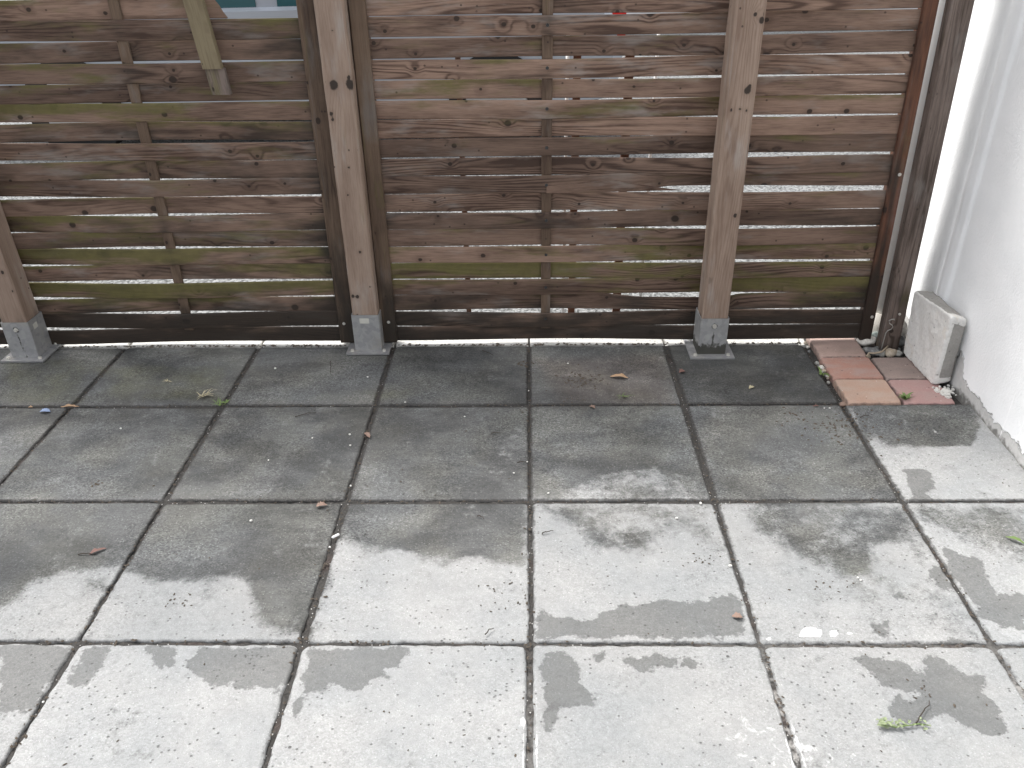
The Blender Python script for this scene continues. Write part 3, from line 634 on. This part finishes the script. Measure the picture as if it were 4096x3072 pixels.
tC, sC = post('middle square timber post with a plain sticker on its steel shoe', -.585, .428, .090, -.003, 3.1, .35, sticker='front', knots=[(1335, 340, .013), (1400, 338, .013), (1395, 310, .006), (1325, 455, .006), (1330, 478, .005), (1395, 670, .004), (1440, 1008, .005), (1392, 780, .004), (1412, 1185, .006), (1430, 1187, .006), (1330, 122, .003)])
tR, sR = post('right square timber post whose steel shoe is black with grime at its foot', .649, .382, .090, -.004, 8.4, 1.0, knots=[(3047, 82, .008), (2990, 362, .010), (3000, 345, .005), (2940, 862, .006), (2925, 440, .004), (2960, 437, .004), (2985, 442, .004)])
tL, sL = post('square timber post at the left edge with a sticker on the side of its shoe', -1.828, .382, .090, -.016, 5.7, .40, sticker='side', knots=[(50, 1165, .004), (10, 1090, .006)])
for c in list(sC.children):           # this shoe has no bolt on its front face
    if c.name.startswith('bolt') and abs(c.data.vertices[0].co.z-.118) < .01: bpy.data.objects.remove(c)

# batten hanging in front of the left panel
t = thing('hanging_batten', 'pale greenish batten with a darker stub at its lower end, before the left panel', 'timber batten', (-.985, .405, .90))
beam('upper_piece', (.010, 0, .078), (-.078, .0, .90), .058, .026, M['hang'], t, 31, b=.002, moss=lambda x, z: .18 if x > 0 else .05)
beam('lower_stub', (.021, .008, 0), (.013, .008, .0775), .060, .022, M['oldwood'], t, 33, b=.002, moss=lambda x, z: .55, n=8)

# ------------------------------------------------------------ wall corner on the right
def wall():
    prof = [(1.400, -4.0), (1.402, -.35), (1.407, .0), (1.411, .300), (1.407, .302), (1.4075, .366), (1.413, .368), (1.420, .40), (1.424, .46), (1.424, .80), (1.75, .80), (1.75, -4.0)]
    den = []
    for i in range(len(prof)-1):
        a, b = np.array(prof[i]), np.array(prof[i+1]); L = np.linalg.norm(b-a); st = .02 if (i < 9 and min(a[1], b[1]) > -1.6) else .2
        if i == 0: st = .25
        n = max(1, int(L/st))
        for j in range(n): den.append(a+(b-a)*j/n)
    den.append(np.array(prof[-1]))
    zs = list(np.linspace(-.05, .5, 28))+list(np.linspace(.55, 1.3, 12))+[1.8, 2.3, 2.8]
    rings = []
    for z in zs:
        rings.append([(p[0]+mnoise.noise(Vector((p[1]*9, z*9, 1)))*.0022-(.010*max(0, .10-z)/.1*(.5+.5*mnoise.noise(Vector((p[1]*16, z*20, 4)))) if p[0] < 1.43 else 0), p[1], z) for p in den])
    V, F = ring_mesh(rings); V = np.array(V)
    pts = [(x, y) for x, y in [(1.0, 1.0)]]
    # bare patch where the paint has come off beside the block
    yz = np.stack([V[:, 1], V[:, 2]], 1)
    poly = [(.13, .125), (.10, .12), (.085, .085), (.065, .06), (.06, .02), (.05, -.02), (.14, -.02), (.15, .05)]
    sh = sdf(yz, poly)
    o = mesh('house_wall', V, F, M['stucco'], at={'sharp': sh}, smooth=False)
    tag(o, 'white rendered house wall with flaking paint at its foot on the right', 'wall')
    for p in o.data.polygons: p.use_smooth = True
wall()
t = thing('downpipe', 'white round downpipe rising behind the dark weathered post', 'downpipe', (1.325, .515, 0))
cyl('pipe', (-.002, 0, .085), (-.05, 0, 2.6), .058, .058, M['pipe'], t, 40)
cyl('pipe_collar', (0, 0, -.04), (-.002, 0, .094), .064, .064, M['pipelow'], t, 40)
t = thing('weathered_post', 'slim dark weathered post standing in pebbles beside the white wall', 'post', (1.302, .410, 0))
beam('shaft', (0, 0, -.03), (-.028*2.5/1.14, 0, 2.5), .066, .045, M['oldwood'], t, 12.5, b=.003, n=60, dark=lambda x, y, z: .40 if z < .25 else .12, wob=.0015)
screw((.006, -.0230, .135), t, .005, 'bolt')
hk = thing('wire_hook', 'bent grey wire hook fixed to the foot of the dark weathered post', 'hook', (1.270, .382, .10))
pts = [(.030, .004, .012), (.024, -.006, .020), (.010, -.010, .022), (.000, -.008, .016), (.004, -.010, .006), (.016, -.012, .000), (.022, -.010, -.008), (.018, -.008, -.018), (.006, -.006, -.024), (.000, -.006, -.034), (-.002, -.006, -.070), (-.004, -.006, -.118)]
tube('wire', [(a*.8, b, c) for a, b, c in pts], .0018, M['wire'], hk, 8)

# ------------------------------------------------------------ leaning block
def block():
    A = {'fbn': (1.340, .114, .001), 'fbf': (1.331, .345, .001), 'ftn': (1.333, .100, .262), 'ftf': (1.339, .389, .223),
         'bbn': (1.396, .116, .010), 'bbf': (1.390, .350, .004), 'btn': (1.399, .124, .238), 'btf': (1.398, .382, .228)}
    A = {k: np.array(v) for k, v in A.items()}; n = 44; V = []; key = {}; F = []; g = []
    def pt(i, j, k):               # i: near->far, j: bottom->top, k: front->back
        u, v, w = i/n, j/n, k/6
        def mixq(p): return (A[p+'bn']*(1-u)+A[p+'bf']*u)*(1-v)+(A[p+'tn']*(1-u)+A[p+'tf']*u)*v
        p = mixq('f')*(1-w)+mixq('b')*w
        ctr = np.array([1.37, .23, .12]); e = 0
        cn = sum(1 for q in (u, v, w) if q in (0, 1)); pull = {0: 0, 1: 0, 2: .003, 3: .008}[cn]
        d = ctr-p; p = p+d/np.linalg.norm(d)*pull
        nn = mnoise.noise(Vector(p*22))*.0028+mnoise.noise(Vector(p*85))*.0020
        p = p+np.array([nn, nn, nn*.6])
        if p[0] > 1.4: p[0] = 1.4
        return p, u, v, w
    def idx(i, j, k):
        if (i, j, k) not in key:
            p, u, v, w = pt(i, j, k); key[(i, j, k)] = len(V); V.append(p)
            gr = 0.0
            if j == n and w > .12: gr = 1.0 if u > .12 else .35
            if i == 0 and w > .30 and .10 < v < .90: gr = 1.0
            if i == 0 and .90 <= v: gr = .2
            g.append(gr)
        return key[(i, j, k)]
    for a in range(n):
        for b in range(n):
            for k in (0, 6): F.append((idx(a, b, k), idx(a+1, b, k), idx(a+1, b+1, k), idx(a, b+1, k))[::(1 if k == 6 else -1)])
        for k in range(6):
            for j in (0, n): F.append((idx(a, j, k), idx(a+1, j, k), idx(a+1, j, k+1), idx(a, j, k+1))[::(1 if j == 0 else -1)])
            for i in (0, n): F.append((idx(i, a, k), idx(i, a+1, k), idx(i, a+1, k+1), idx(i, a, k+1))[::(1 if i == n else -1)])
    o = mesh('concrete_block', V, F, M['block'], at={'grey': g}, smooth=True)
    tag(o, 'white aerated concrete block with grey broken edges leaning on the white wall', 'block')
    bm = bmesh.new(); bm.from_mesh(o.data); bmesh.ops.recalc_face_normals(bm, faces=bm.faces); bm.to_mesh(o.data); bm.free()
block()

# ------------------------------------------------------------ red clay pavers
def paver(x0, x1, y0, y1, z, mat, label, s, tilt=(0, 0)):
    cx, cy = (x0+x1)/2, (y0+y1)/2
    V, F, e = slab_grid(x0-cx, x1-cx, y0-cy, y1-cy, z, tilt, .012, .004, s, .03, .0015)
    dz = np.clip(1-e/.012, 0, 1)*.62
    o = mesh('clay_paver', V, F, mat, at={'dirt': dz}, smooth=True, loc=(cx, cy, 0)); tag(o, label, 'paver', 'clay pavers in the corner')
paver(1.034, 1.200, .322, .490, .004, M['pv'][0], 'dusty pink clay paver running under the fence', 1, (.01, .02))
paver(1.028, 1.199, .162, .315, .003, M['pv'][1], 'brick red clay paver in the middle of the left row', 2, (.012, 0))
paver(1.026, 1.196, .003, .154, .004, M['pv'][2], 'orange buff clay paver nearest the concrete slabs', 3, (.0, .01))
paver(1.208, 1.352, .164, .316, .001, M['pv'][3], 'grey brown clay paver touching the leaning block', 4)
paver(1.206, 1.368, .002, .156, .001, M['pv'][4], 'rose clay paver with a weed growing at its corner', 5, (0, .01))

# ------------------------------------------------------------ stones
def stone(name, c, s, mat, label, cat='stone', group=None, seed=0, rot=0, sub=3):
    bm = bmesh.new(); bmesh.ops.create_icosphere(bm, subdivisions=sub, radius=1)
    for v in bm.verts:
        k = 1+.28*mnoise.noise(v.co*1.1+Vector((seed, 0, 0)))+.07*mnoise.noise(v.co*4+Vector((0, seed, 0))); v.co = Vector((v.co.x*s[0], v.co.y*s[1], v.co.z*s[2]))*k
    bmesh.ops.rotate(bm, cent=(0, 0, 0), matrix=Matrix.Rotation(rot, 3, 'Z'), verts=bm.verts)
    me = bpy.data.meshes.new(name); bm.to_mesh(me); bm.free(); me.materials.append(mat); me.polygons.foreach_set('use_smooth', [True]*len(me.polygons))
    o = bpy.data.objects.new(name, me); COL.objects.link(o); o.location = c; return tag(o, label, cat, group)
ST = M['stone']
stone('pebble', (1.236, .440, .004), (.037, .022, .017), ST[0], 'large white wrinkled pebble under the fence end', seed=1, rot=.1)
stone('stone_shard', (1.240, .372, -.006), (.033, .018, .013), ST[1], 'dark grey flat stone shard behind the clay pavers', seed=6, rot=-.5)
stone('pebble', (1.262, .352, -.004), (.013, .012, .013), ST[3], 'round grey pebble at the foot of the dark post', seed=7)
stone('pebble', (1.290, .348, .002), (.022, .017, .016), ST[2], 'tan knobbly pebble before the dark post', seed=9, rot=.4)
stone('pebble', (1.280, .465, .010), (.020, .016, .018), ST[4], 'pale greenish pebble behind the left side of the dark post', seed=12)
stone('pebble', (1.316, .350, -.002), (.016, .013, .012), ST[3], 'small grey pebble against the leaning block', seed=14)
stone('pebble', (1.350, .440, .050), (.020, .022, .035), ST[0], 'upright white stone between the dark post and the leaning block', seed=16, rot=.6)
stone('pebble', (1.352, .425, .012), (.020, .020, .020), ST[1], 'dark pebble under the upright white stone', seed=18)
for i, (x, y, a, c) in enumerate([(1.225, .395, .018, 3), (1.268, .410, .015, 1), (1.300, .445, .017, 3), (1.335, .400, .016, 1), (1.250, .475, .020, 3), (1.215, .350, .010, 2), (1.335, .372, .012, 3), (1.300, .378, .010, 1)]):
    stone('pebble', (x, y, -.014), (a, a*.8, a*.7), ST[c], 'small grey pebble bedded around the foot of the dark post', 'stone', 'bedded pebbles around the dark post', seed=20+i, rot=i, sub=2)
stone('brick_fragment', (*g1('P', 885, 1290), .004), (.011, .009, .008), M['leaf'][2], 'small orange brick crumb at the corner of the buff paver', seed=60, sub=2)
for i, (px, py, a) in enumerate([(470, 590, .009), (500, 640, .007), (540, 660, .011), (580, 715, .008), (555, 735, .006), (600, 770, .007), (630, 800, .006), (640, 830, .006), (650, 900, .007), (340, 400, .006), (320, 330, .008), (290, 270, .009)]):
    x, y = g1('P', px, py); stone('gravel_stone', (x+.002, y, -.006), (a, a*.8, a*.8), ST[(3, 1, 0, 2)[i % 4]], 'tiny gravel stone in the gap left of the clay pavers', 'gravel', 'gravel in the gap beside the pavers', seed=70+i, rot=i, sub=2)
tube('root', [(*g1('P', 1270, 520), .003), (*g1('P', 1300, 475), .006), (*g1('P', 1400, 480), .006), (*g1('P', 1500, 470), .009), (*g1('P', 1560, 430), .012), (*g1('P', 1600, 390), .013)], .0034, M['root'])
tag(bpy.data.objects['root'], 'pale bent root lying between the pavers and the pebbles', 'root')
def crumble():                     # flat pile of crumbled render under the block
    r = random.Random(5); V = []; F = []; x0, y0 = g1('C', 1745, 250)
    for i in range(150):
        a = r.uniform(0, 6.28); d = abs(r.gauss(0, .5)); x = x0+math.cos(a)*d*.034; y = y0+math.sin(a)*d*.034; s = r.uniform(.002, .006); n0 = len(V)
        for (u, v) in ((-1, -1), (1, -1), (1, 1), (-1, 1)): V.append((x+u*s*r.uniform(.5, 1), y+v*s*r.uniform(.5, 1), .001)); V.append((x+u*s*r.uniform(.4, .9), y+v*s*r.uniform(.4, .9), .003+s*.6))
        F += [(n0, n0+2, n0+3, n0+1), (n0+2, n0+4, n0+5, n0+3), (n0+4, n0+6, n0+7, n0+5), (n0+6, n0, n0+1, n0+7), (n0+1, n0+3, n0+5, n0+7)]
    tag(mesh('render_crumbs', V, F, M['chip']), 'white crumbs of fallen render under the leaning block', 'rubble', kind='stuff')
crumble()

# ------------------------------------------------------------ litter on the slabs
def leaf(p, L, w, rot, mat, label, curl=.13, name='dry_leaf'):
    n = 10; V = []; F = []; rr = random.Random(hash(label) % 999 if False else int(p[0]*1000) & 1023)
    for i in range(n+1):
        t = i/n; hw = w*math.sin(math.pi*min(1, t*1.02+.02))**.8*(1+.35*rr.uniform(-1, 1)); z = .004+L*curl*(.5-.5*math.cos(t*math.pi*2))*.5+rr.uniform(-.0006, .0006)
        for s in (-1, -.5, 0, .5, 1):
            V.append((L*(t-.5), s*hw, z+abs(s)*hw*.55)); 
    for i in range(n):
        for j in range(4): F.append((i*5+j, (i+1)*5+j, (i+1)*5+j+1, i*5+j+1))
    o = mesh(name, V, F, mat, smooth=True, loc=(p[0], p[1], 0)); o.rotation_euler = (0, 0, rot)
    md = o.modifiers.new('t', 'SOLIDIFY'); md.thickness = .0006
    return tag(o, label, 'leaf', 'dry leaves on the slabs')
LF = M['leaf']
leaf(g1('F', 1860, 178), .062, .010, -.15, LF[0], 'curled tan leaf below the right post')
leaf(g1('F', 270, 545), .034, .007, -1.0, LF[2], 'folded brown leaf lying across a slab joint in the second row')
leaf(g1('E', 445, 365), .060, .006, .05, LF[0], 'long tan leaf on the slab joint at the left', .08)
leaf(g1('E', 2035, 990), .030, .009, .2, LF[2], 'small pinkish leaf near the third joint from the left')
leaf(g1('A', 620, 15), .042, .006, .6, LF[1], 'dark red curled leaf on the left slab')
leaf(g1('C', 190, 135), .024, .010, .3, LF[1], 'flat reddish leaf in front of the right post shoe')
leaf(g1('C', 600, 228), .022, .007, .5, M['straw'], 'pale straw coloured leaf on the dark slab before the pavers')
leaf(g1('F', 1690, 368), .022, .007, -.6, LF[2], 'brown leaf scrap just below the tan curled leaf')
leaf(g1('D', 515, 402), .024, .008, -.1, LF[2], 'pinkish leaf on the grey wet patch')
leaf(g1('E', 195, 368), .014, .005, .1, LF[0], 'tiny tan leaf next to the blue scrap')
leaf(g1('C', 980, 338), .020, .004, .1, LF[1], 'narrow rust coloured leaf at the corner of the buff paver')
leaf(g1('C', 2165, 1135), .050, .006, -.7, M['green'], 'narrow green leaf at the right edge of the picture', name='green_leaf')
o = leaf(g1('E', 288, 395), .034, .012, .05, M['blue'], 'pale blue plastic scrap beside the tan leaf at the left', .1, name='plastic_scrap'); o['category'] = 'litter'; del o['group']
def twigs(lst):
    for k, x0, y0, x1, y1, label in lst:
        a = g1(k, x0, y0); b = g1(k, x1, y1); r = random.Random(x0); pts = []
        for i in range(7): t = i/6; pts.append((a[0]+(b[0]-a[0])*t+r.uniform(-.003, .003), a[1]+(b[1]-a[1])*t+r.uniform(-.003, .003), .004+.003*math.sin(t*3)))
        o = tube('twig', pts, lambda t: .0016*(1-.5*t), M['twig'], None, 5); tag(o, label, 'twig', 'twigs on the slabs')
twigs([('F', 1370, 1170, 1440, 1148, 'thin dark twig right of the central joint in the third row'), ('F', 1045, 535, 1105, 530, 'dark wavy twig left of the central joint in the second row'),
       ('F', 1215, 718, 1270, 715, 'dark twig touching a white chip at the central joint'), ('B', 1010, 545, 1058, 505, 'curved grey twig above the fourth row of slabs'),
       ('E', 1860, 430, 1995, 400, 'dark forked twig on the third slab from the left'), ('E', 2093, 75, 2088, 155, 'upright dry stalk left of the middle post shoe'),
       ('A', 490, 36, 600, 34, 'thin twig stem beside the dark red leaf'), ('F', 965, 1055, 1010, 1075, 'short twig on the third slab left of the central joint'),
       ('D', 1560, 1035, 1655, 905, 'thin bent stem of the green sprig on the star shaped wet patch'), ('F', 990, 5, 1060, 40, 'fine dark twig under the right fence panel'), ('C', 1240, 405, 1290, 395, 'short thick twig below the pavers')])
CH = [('F', 270, 174), ('F', 883, 424), ('F', 157, 537), ('F', 1194, 781), ('F', 1411, 909), ('F', 163, 862), ('F', 1278, 710), ('F', 507, 334), ('F', 1287, 261), ('E', 764, 499), ('E', 1975, 560), ('E', 1698, 700), ('E', 2085, 1250), ('E', 1588, 1082), ('C', 1030, 347), ('C', 1062, 347), ('C', 158, 998), ('C', 300, 910), ('F', 160, 607), ('F', 1535, 88), ('E', 1740, 119), ('A', 275, 965), ('D', 475, 97), ('D', 1228, 168), ('D', 1245, 182)]
for i, (k, x, y) in enumerate(CH):
    p = g1(k, x, y); a = .0030+.0022*rnd.random()
    stone('white_chip', (p[0], p[1], .0025), (a, a*.8, a*.6), M['chip'], 'tiny white stone chip lying on the dark slabs', 'stone chip', 'white chips scattered on the slabs', seed=i*3, rot=i, sub=1)
p = g1('F', 68, 1184); o = boxm('cigarette_end', (0, 0, 0), (.022, .007, .006), M['whitepaint'], None, .002, loc=(p[0], p[1], .005)); o.rotation_euler = (0, 0, .7); tag(o, 'small white paper roll lying in the third joint from the left', 'litter')
def crumbs():
    r = random.Random(9); V = []; F = []
    spots = [('C', 1120, 440, .13, 170), ('F', 1620, 185, .07, 70), ('D', 1060, 240, .05, 24), ('F', 1265, 85, .025, 30), ('E', 610, 845, .02, 6), ('D', 300, 45, .06, 24), ('F', 1530, 330, .06, 40), ('B', 1140, 270, .06, 24), ('A', 1150, 300, .03, 14), ('D', 1640, 860, .03, 12), ('C', 870, 380, .03, 14), ('F', 1250, 380, .012, 10)]
    P = []
    for k, x, y, s, n in spots:
        c = g1(k, x, y)
        for i in range(n): P.append((c[0]+r.gauss(0, s*.6), c[1]+r.gauss(0, s*.5), r.uniform(.0010, .0046) if (k, x) in (('C', 1120), ('F', 1620), ('F', 1265), ('E', 610), ('C', 870)) else r.uniform(.0008, .0028)))
    for i in range(420): P.append((r.uniform(-2.2, 1.38), r.uniform(-1.5, .40), r.uniform(.0008, .0026)))
    for i in range(420): P.append((r.uniform(-2.4, 1.0), .428+abs(r.gauss(0, .006))-.004, r.uniform(.0018, .0055)))
    for i in range(1700):           # earth bits along the joints
        if r.random() < .62: P.append((round(r.uniform(-2.4, 1.4)*2)/2+r.gauss(0, .006), r.uniform(-1.5, .42), r.uniform(.001, .0032)))
        else: P.append((r.uniform(-2.2, 1.38), r.choice([0, -.5, -1.0, .428])+r.gauss(0, .005), r.uniform(.001, .0034)))
    for x, y, s in P:
        if x > 1.38 or (x > 1.0 and y > -.01): continue
        n0 = len(V); a = r.uniform(0, 3); el = r.uniform(1, 2.2)
        for q in range(5):
            an = a+q*1.2566; rr = s*r.uniform(.7, 1.2); u = math.cos(an)*rr*el; v = math.sin(an)*rr
            V.append((x+u*math.cos(a)-v*math.sin(a), y+u*math.sin(a)+v*math.cos(a), .0002)); 
        V.append((x, y, s*.9)); F += [(n0+q, n0+(q+1) % 5, n0+5) for q in range(5)]
    tag(mesh('dirt_crumbs', V, F, M['crumb']), 'dark crumbs of earth and leaf bits scattered over the slabs', 'dirt', kind='stuff')
crumbs()
def weed(p, n, L, label, mat, name='grass_tuft', flat=.5, wid=.0016, seed=1):
    r = random.Random(seed); V = []; F = []
    for i in range(n):
        a = r.uniform(0, 6.28); l = L*r.uniform(.5, 1.1); el = r.uniform(.15, 1.0)*(1-flat)+.08; n0 = len(V); bx, by = r.gauss(0, L*.12), r.gauss(0, L*.12)
        for k in range(6):
            t = k/5; d = l*t*math.cos(el*1.3*(1-t*.3)); z = l*math.sin(el)*math.sin(t*2.0)*.9+.002; w = wid*(1-t**2)+.0002
            cx, cy = bx+math.cos(a)*d, by+math.sin(a)*d; nx, ny = -math.sin(a), math.cos(a)
            V += [(cx+nx*w, cy+ny*w, z), (cx, cy, z+w*.5), (cx-nx*w, cy-ny*w, z)]
        for k in range(5):
            for q in (0, 1): F.append((n0+k*3+q, n0+k*3+q+1, n0+(k+1)*3+q+1, n0+(k+1)*3+q))
    o = mesh(name, V, F, mat, smooth=True, loc=(p[0], p[1], 0)); return tag(o, label, 'weed')
def sprig():
    c = g1('D', 1500, 1050); r = random.Random(4); st = thing('plant_sprig', 'pale green sprig lying on the star shaped wet patch', 'plant sprig', (c[0], c[1], 0))
    P = [(-.045, .004, .004), (-.02, -.004, .006), (.0, -.002, .007), (.03, .004, .006), (.050, .002, .004)]
    tube('stem', P, .0012, M['green'], st, 5); V = []; F = []
    for i in range(34):
        t = r.random()**1.3; x = -.048+.095*t; y = r.gauss(0, .007); a = r.uniform(-1.2, 1.2)+(3.14 if r.random() < .5 else 0); l = r.uniform(.006, .015)*(1.2-t*.5); w = l*.28; z = .005+r.random()*.008; n0 = len(V)
        ca, sa = math.cos(a), math.sin(a)
        for u, v, q in ((0, 0, 0), (.5, 1, .002), (1, 0, -.001), (.5, -1, .002)): V.append((x+ca*u*l-sa*v*w, y+sa*u*l+ca*v*w, z+q))
        F.append((n0, n0+1, n0+2, n0+3))
    mesh('leaves', V, F, M['green2'], st)
weed(g1('E', 1290, 290), 15, .040, 'sparse yellowish grass tuft on the second slab from the left', M['straw'], seed=3, flat=.7)
weed(g1('E', 1385, 350), 12, .035, 'grass tuft growing where two slab joints cross at the left', M['green'], seed=4, flat=.7, wid=.0012)
weed(g1('F', 1875, 300), 9, .040, 'thin green grass blades under the tan leaf', M['green'], seed=5, flat=.5, wid=.0011)
weed(g1('P', 570, 800), 9, .038, 'small green weed in the gravel left of the clay pavers', M['green'], seed=6, flat=.6, wid=.004, name='weed')
weed(g1('P', 1900, 1200), 14, .032, 'small leafy weed sprouting between the buff and the rose paver', M['green'], seed=8, flat=.3, wid=.0045, name='weed')
sprig()
weed(g1('E', 1060, 200), 6, .020, 'few yellow moss blades on the second slab near the fence', M['straw'], seed=12, flat=.8)
weed(g1('E', 1430, 335), 10, .016, 'dark green moss clump in the second joint from the left', M['green'], seed=13, flat=.5, wid=.003, name='moss_clump')

# ------------------------------------------------------------ outside, seen through the gaps
def car():
    t = thing('parked_car', 'pale blue grey estate car parked on the asphalt beyond the fence', 'car', (-1.65, 4.3, -.045))
    L = 2.25
    def loft(name, prof, ys, mat, shrink):
        rings = []
        for y, s, dz in ys: rings.append([(x*s, y, z+dz*(z-.3)) for x, z in prof])
        V, F = ring_mesh(rings); return mesh(name, V, F, mat, t)
    body = [(-2.25, .30), (-1.75, .26), (1.80, .26), (2.22, .34), (2.26, .62), (2.18, .90), (1.2, .93), (-1.0, .91), (-1.95, .80), (-2.22, .66)]
    loft('body', body, [(-.86, .97, -.03), (-.82, 1, 0), (.82, 1, 0), (.86, .97, -.03)], M['carpaint'], 0)
    cab = [(-1.05, .90), (2.12, .90), (1.85, 1.38), (1.4, 1.45), (.2, 1.47), (-.35, 1.40)]
    loft('cabin', cab, [(-.78, 1, 0), (-.70, .98, .02), (.70, .98, .02), (.78, 1, 0)], M['carpaint'], 0)
    for x0, x1, s0, s1 in ((-.86, -.12, .50, 0), (.02, .92, 0, 0), (1.02, 1.95, 0, -.22)):
        V = [(x0, -.792, .915), (x1, -.792, .915), (x1+s1, -.760, 1.36), (x0+s0, -.760, 1.36)]; V += [(a, b+.02, c) for a, b, c in V]
        mesh('side_window', V, [(0, 1, 2, 3), (7, 6, 5, 4), (0, 4, 5, 1), (1, 5, 6, 2), (2, 6, 7, 3), (3, 7, 4, 0)], M['glass'], t)
    boxm('door_trim', (.3, -.868, .55), (3.0, .02, .06), M['trim'], t)
    for x in (-1.42, 1.42):
        for y in (-.78, .78):
            w = cyl('wheel', (x, y-.11, .32), (x, y+.11, .32), .32, .32, M['rubber'], t, 32)
            cyl('rim', (x, y-.125, .32), (x, y-.105, .32), .2, .21, M['rim'], w, 24)
    for y in (-.70, .70):
        boxm('tail_lamp', (2.20, y, .78), (.14, .26, .20), M['redlamp'], t, .02)
        boxm('headlight', (-2.14, y, .68), (.16, .30, .12), M['whitepaint'], t, .02)
    t.rotation_euler = (0, 0, .02)
car()
hs = thing('far_house', 'white rendered house beyond the car park', 'house', (1.5, 12.5, -.045))
boxm('wall', (0, 0, 2.6), (14, 3, 5.2), M['farwall'], hs, .01)
rf = mesh('roof', [(-7.3, -1.8, 5.2), (7.3, -1.8, 5.2), (7.3, 1.8, 5.2), (-7.3, 1.8, 5.2), (-7.3, 0, 7), (7.3, 0, 7)], [(0, 1, 5, 4), (2, 3, 4, 5), (0, 4, 3), (1, 2, 5), (0, 3, 2, 1)], M['roof'], hs)
for x in (-5, -2, 1.2, 4.4):
    w = boxm('window', (x, -1.52, 1.9), (1.1, .06, 1.2), M['whitepaint'], hs, .01); boxm('pane', (x, -1.56, 1.9), (.95, .02, 1.05), M['glass'], w, 0)
for i, (x, y, w, l) in enumerate([(-.235, .66, .018, 'narrow reddish stake behind the left part of the right fence panel'), (.165, .66, .026, 'reddish stake behind the batten of the right fence panel'), (.345, .70, .03, 'reddish stake behind the split slat')]):
    t = thing('wooden_stake', l, 'stake', (x, y, -.045), 'stakes outside the fence'); beam('shaft', (0, 0, 0), (-.0, 0, 1.05), w, .02, M['redwood'], t, 40+i, b=.001)
    for c in t.children: pass
for i, (x, l) in enumerate([(.135, 'thin white pole left of the reddish stakes outside'), (.44, 'thin white pole right of the reddish stakes outside')]):
    t = thing('metal_pole', l, 'pole', (x, .72, -.045), 'white poles outside the fence'); cyl('tube', (0, 0, 0), (0, 0, 1.1), .006, .006, M['whitepaint'], t, 12); cyl('foot', (0, 0, 0), (0, 0, .01), .03, .03, M['whitepaint'], t, 16)

S.cycles.use_denoising = True
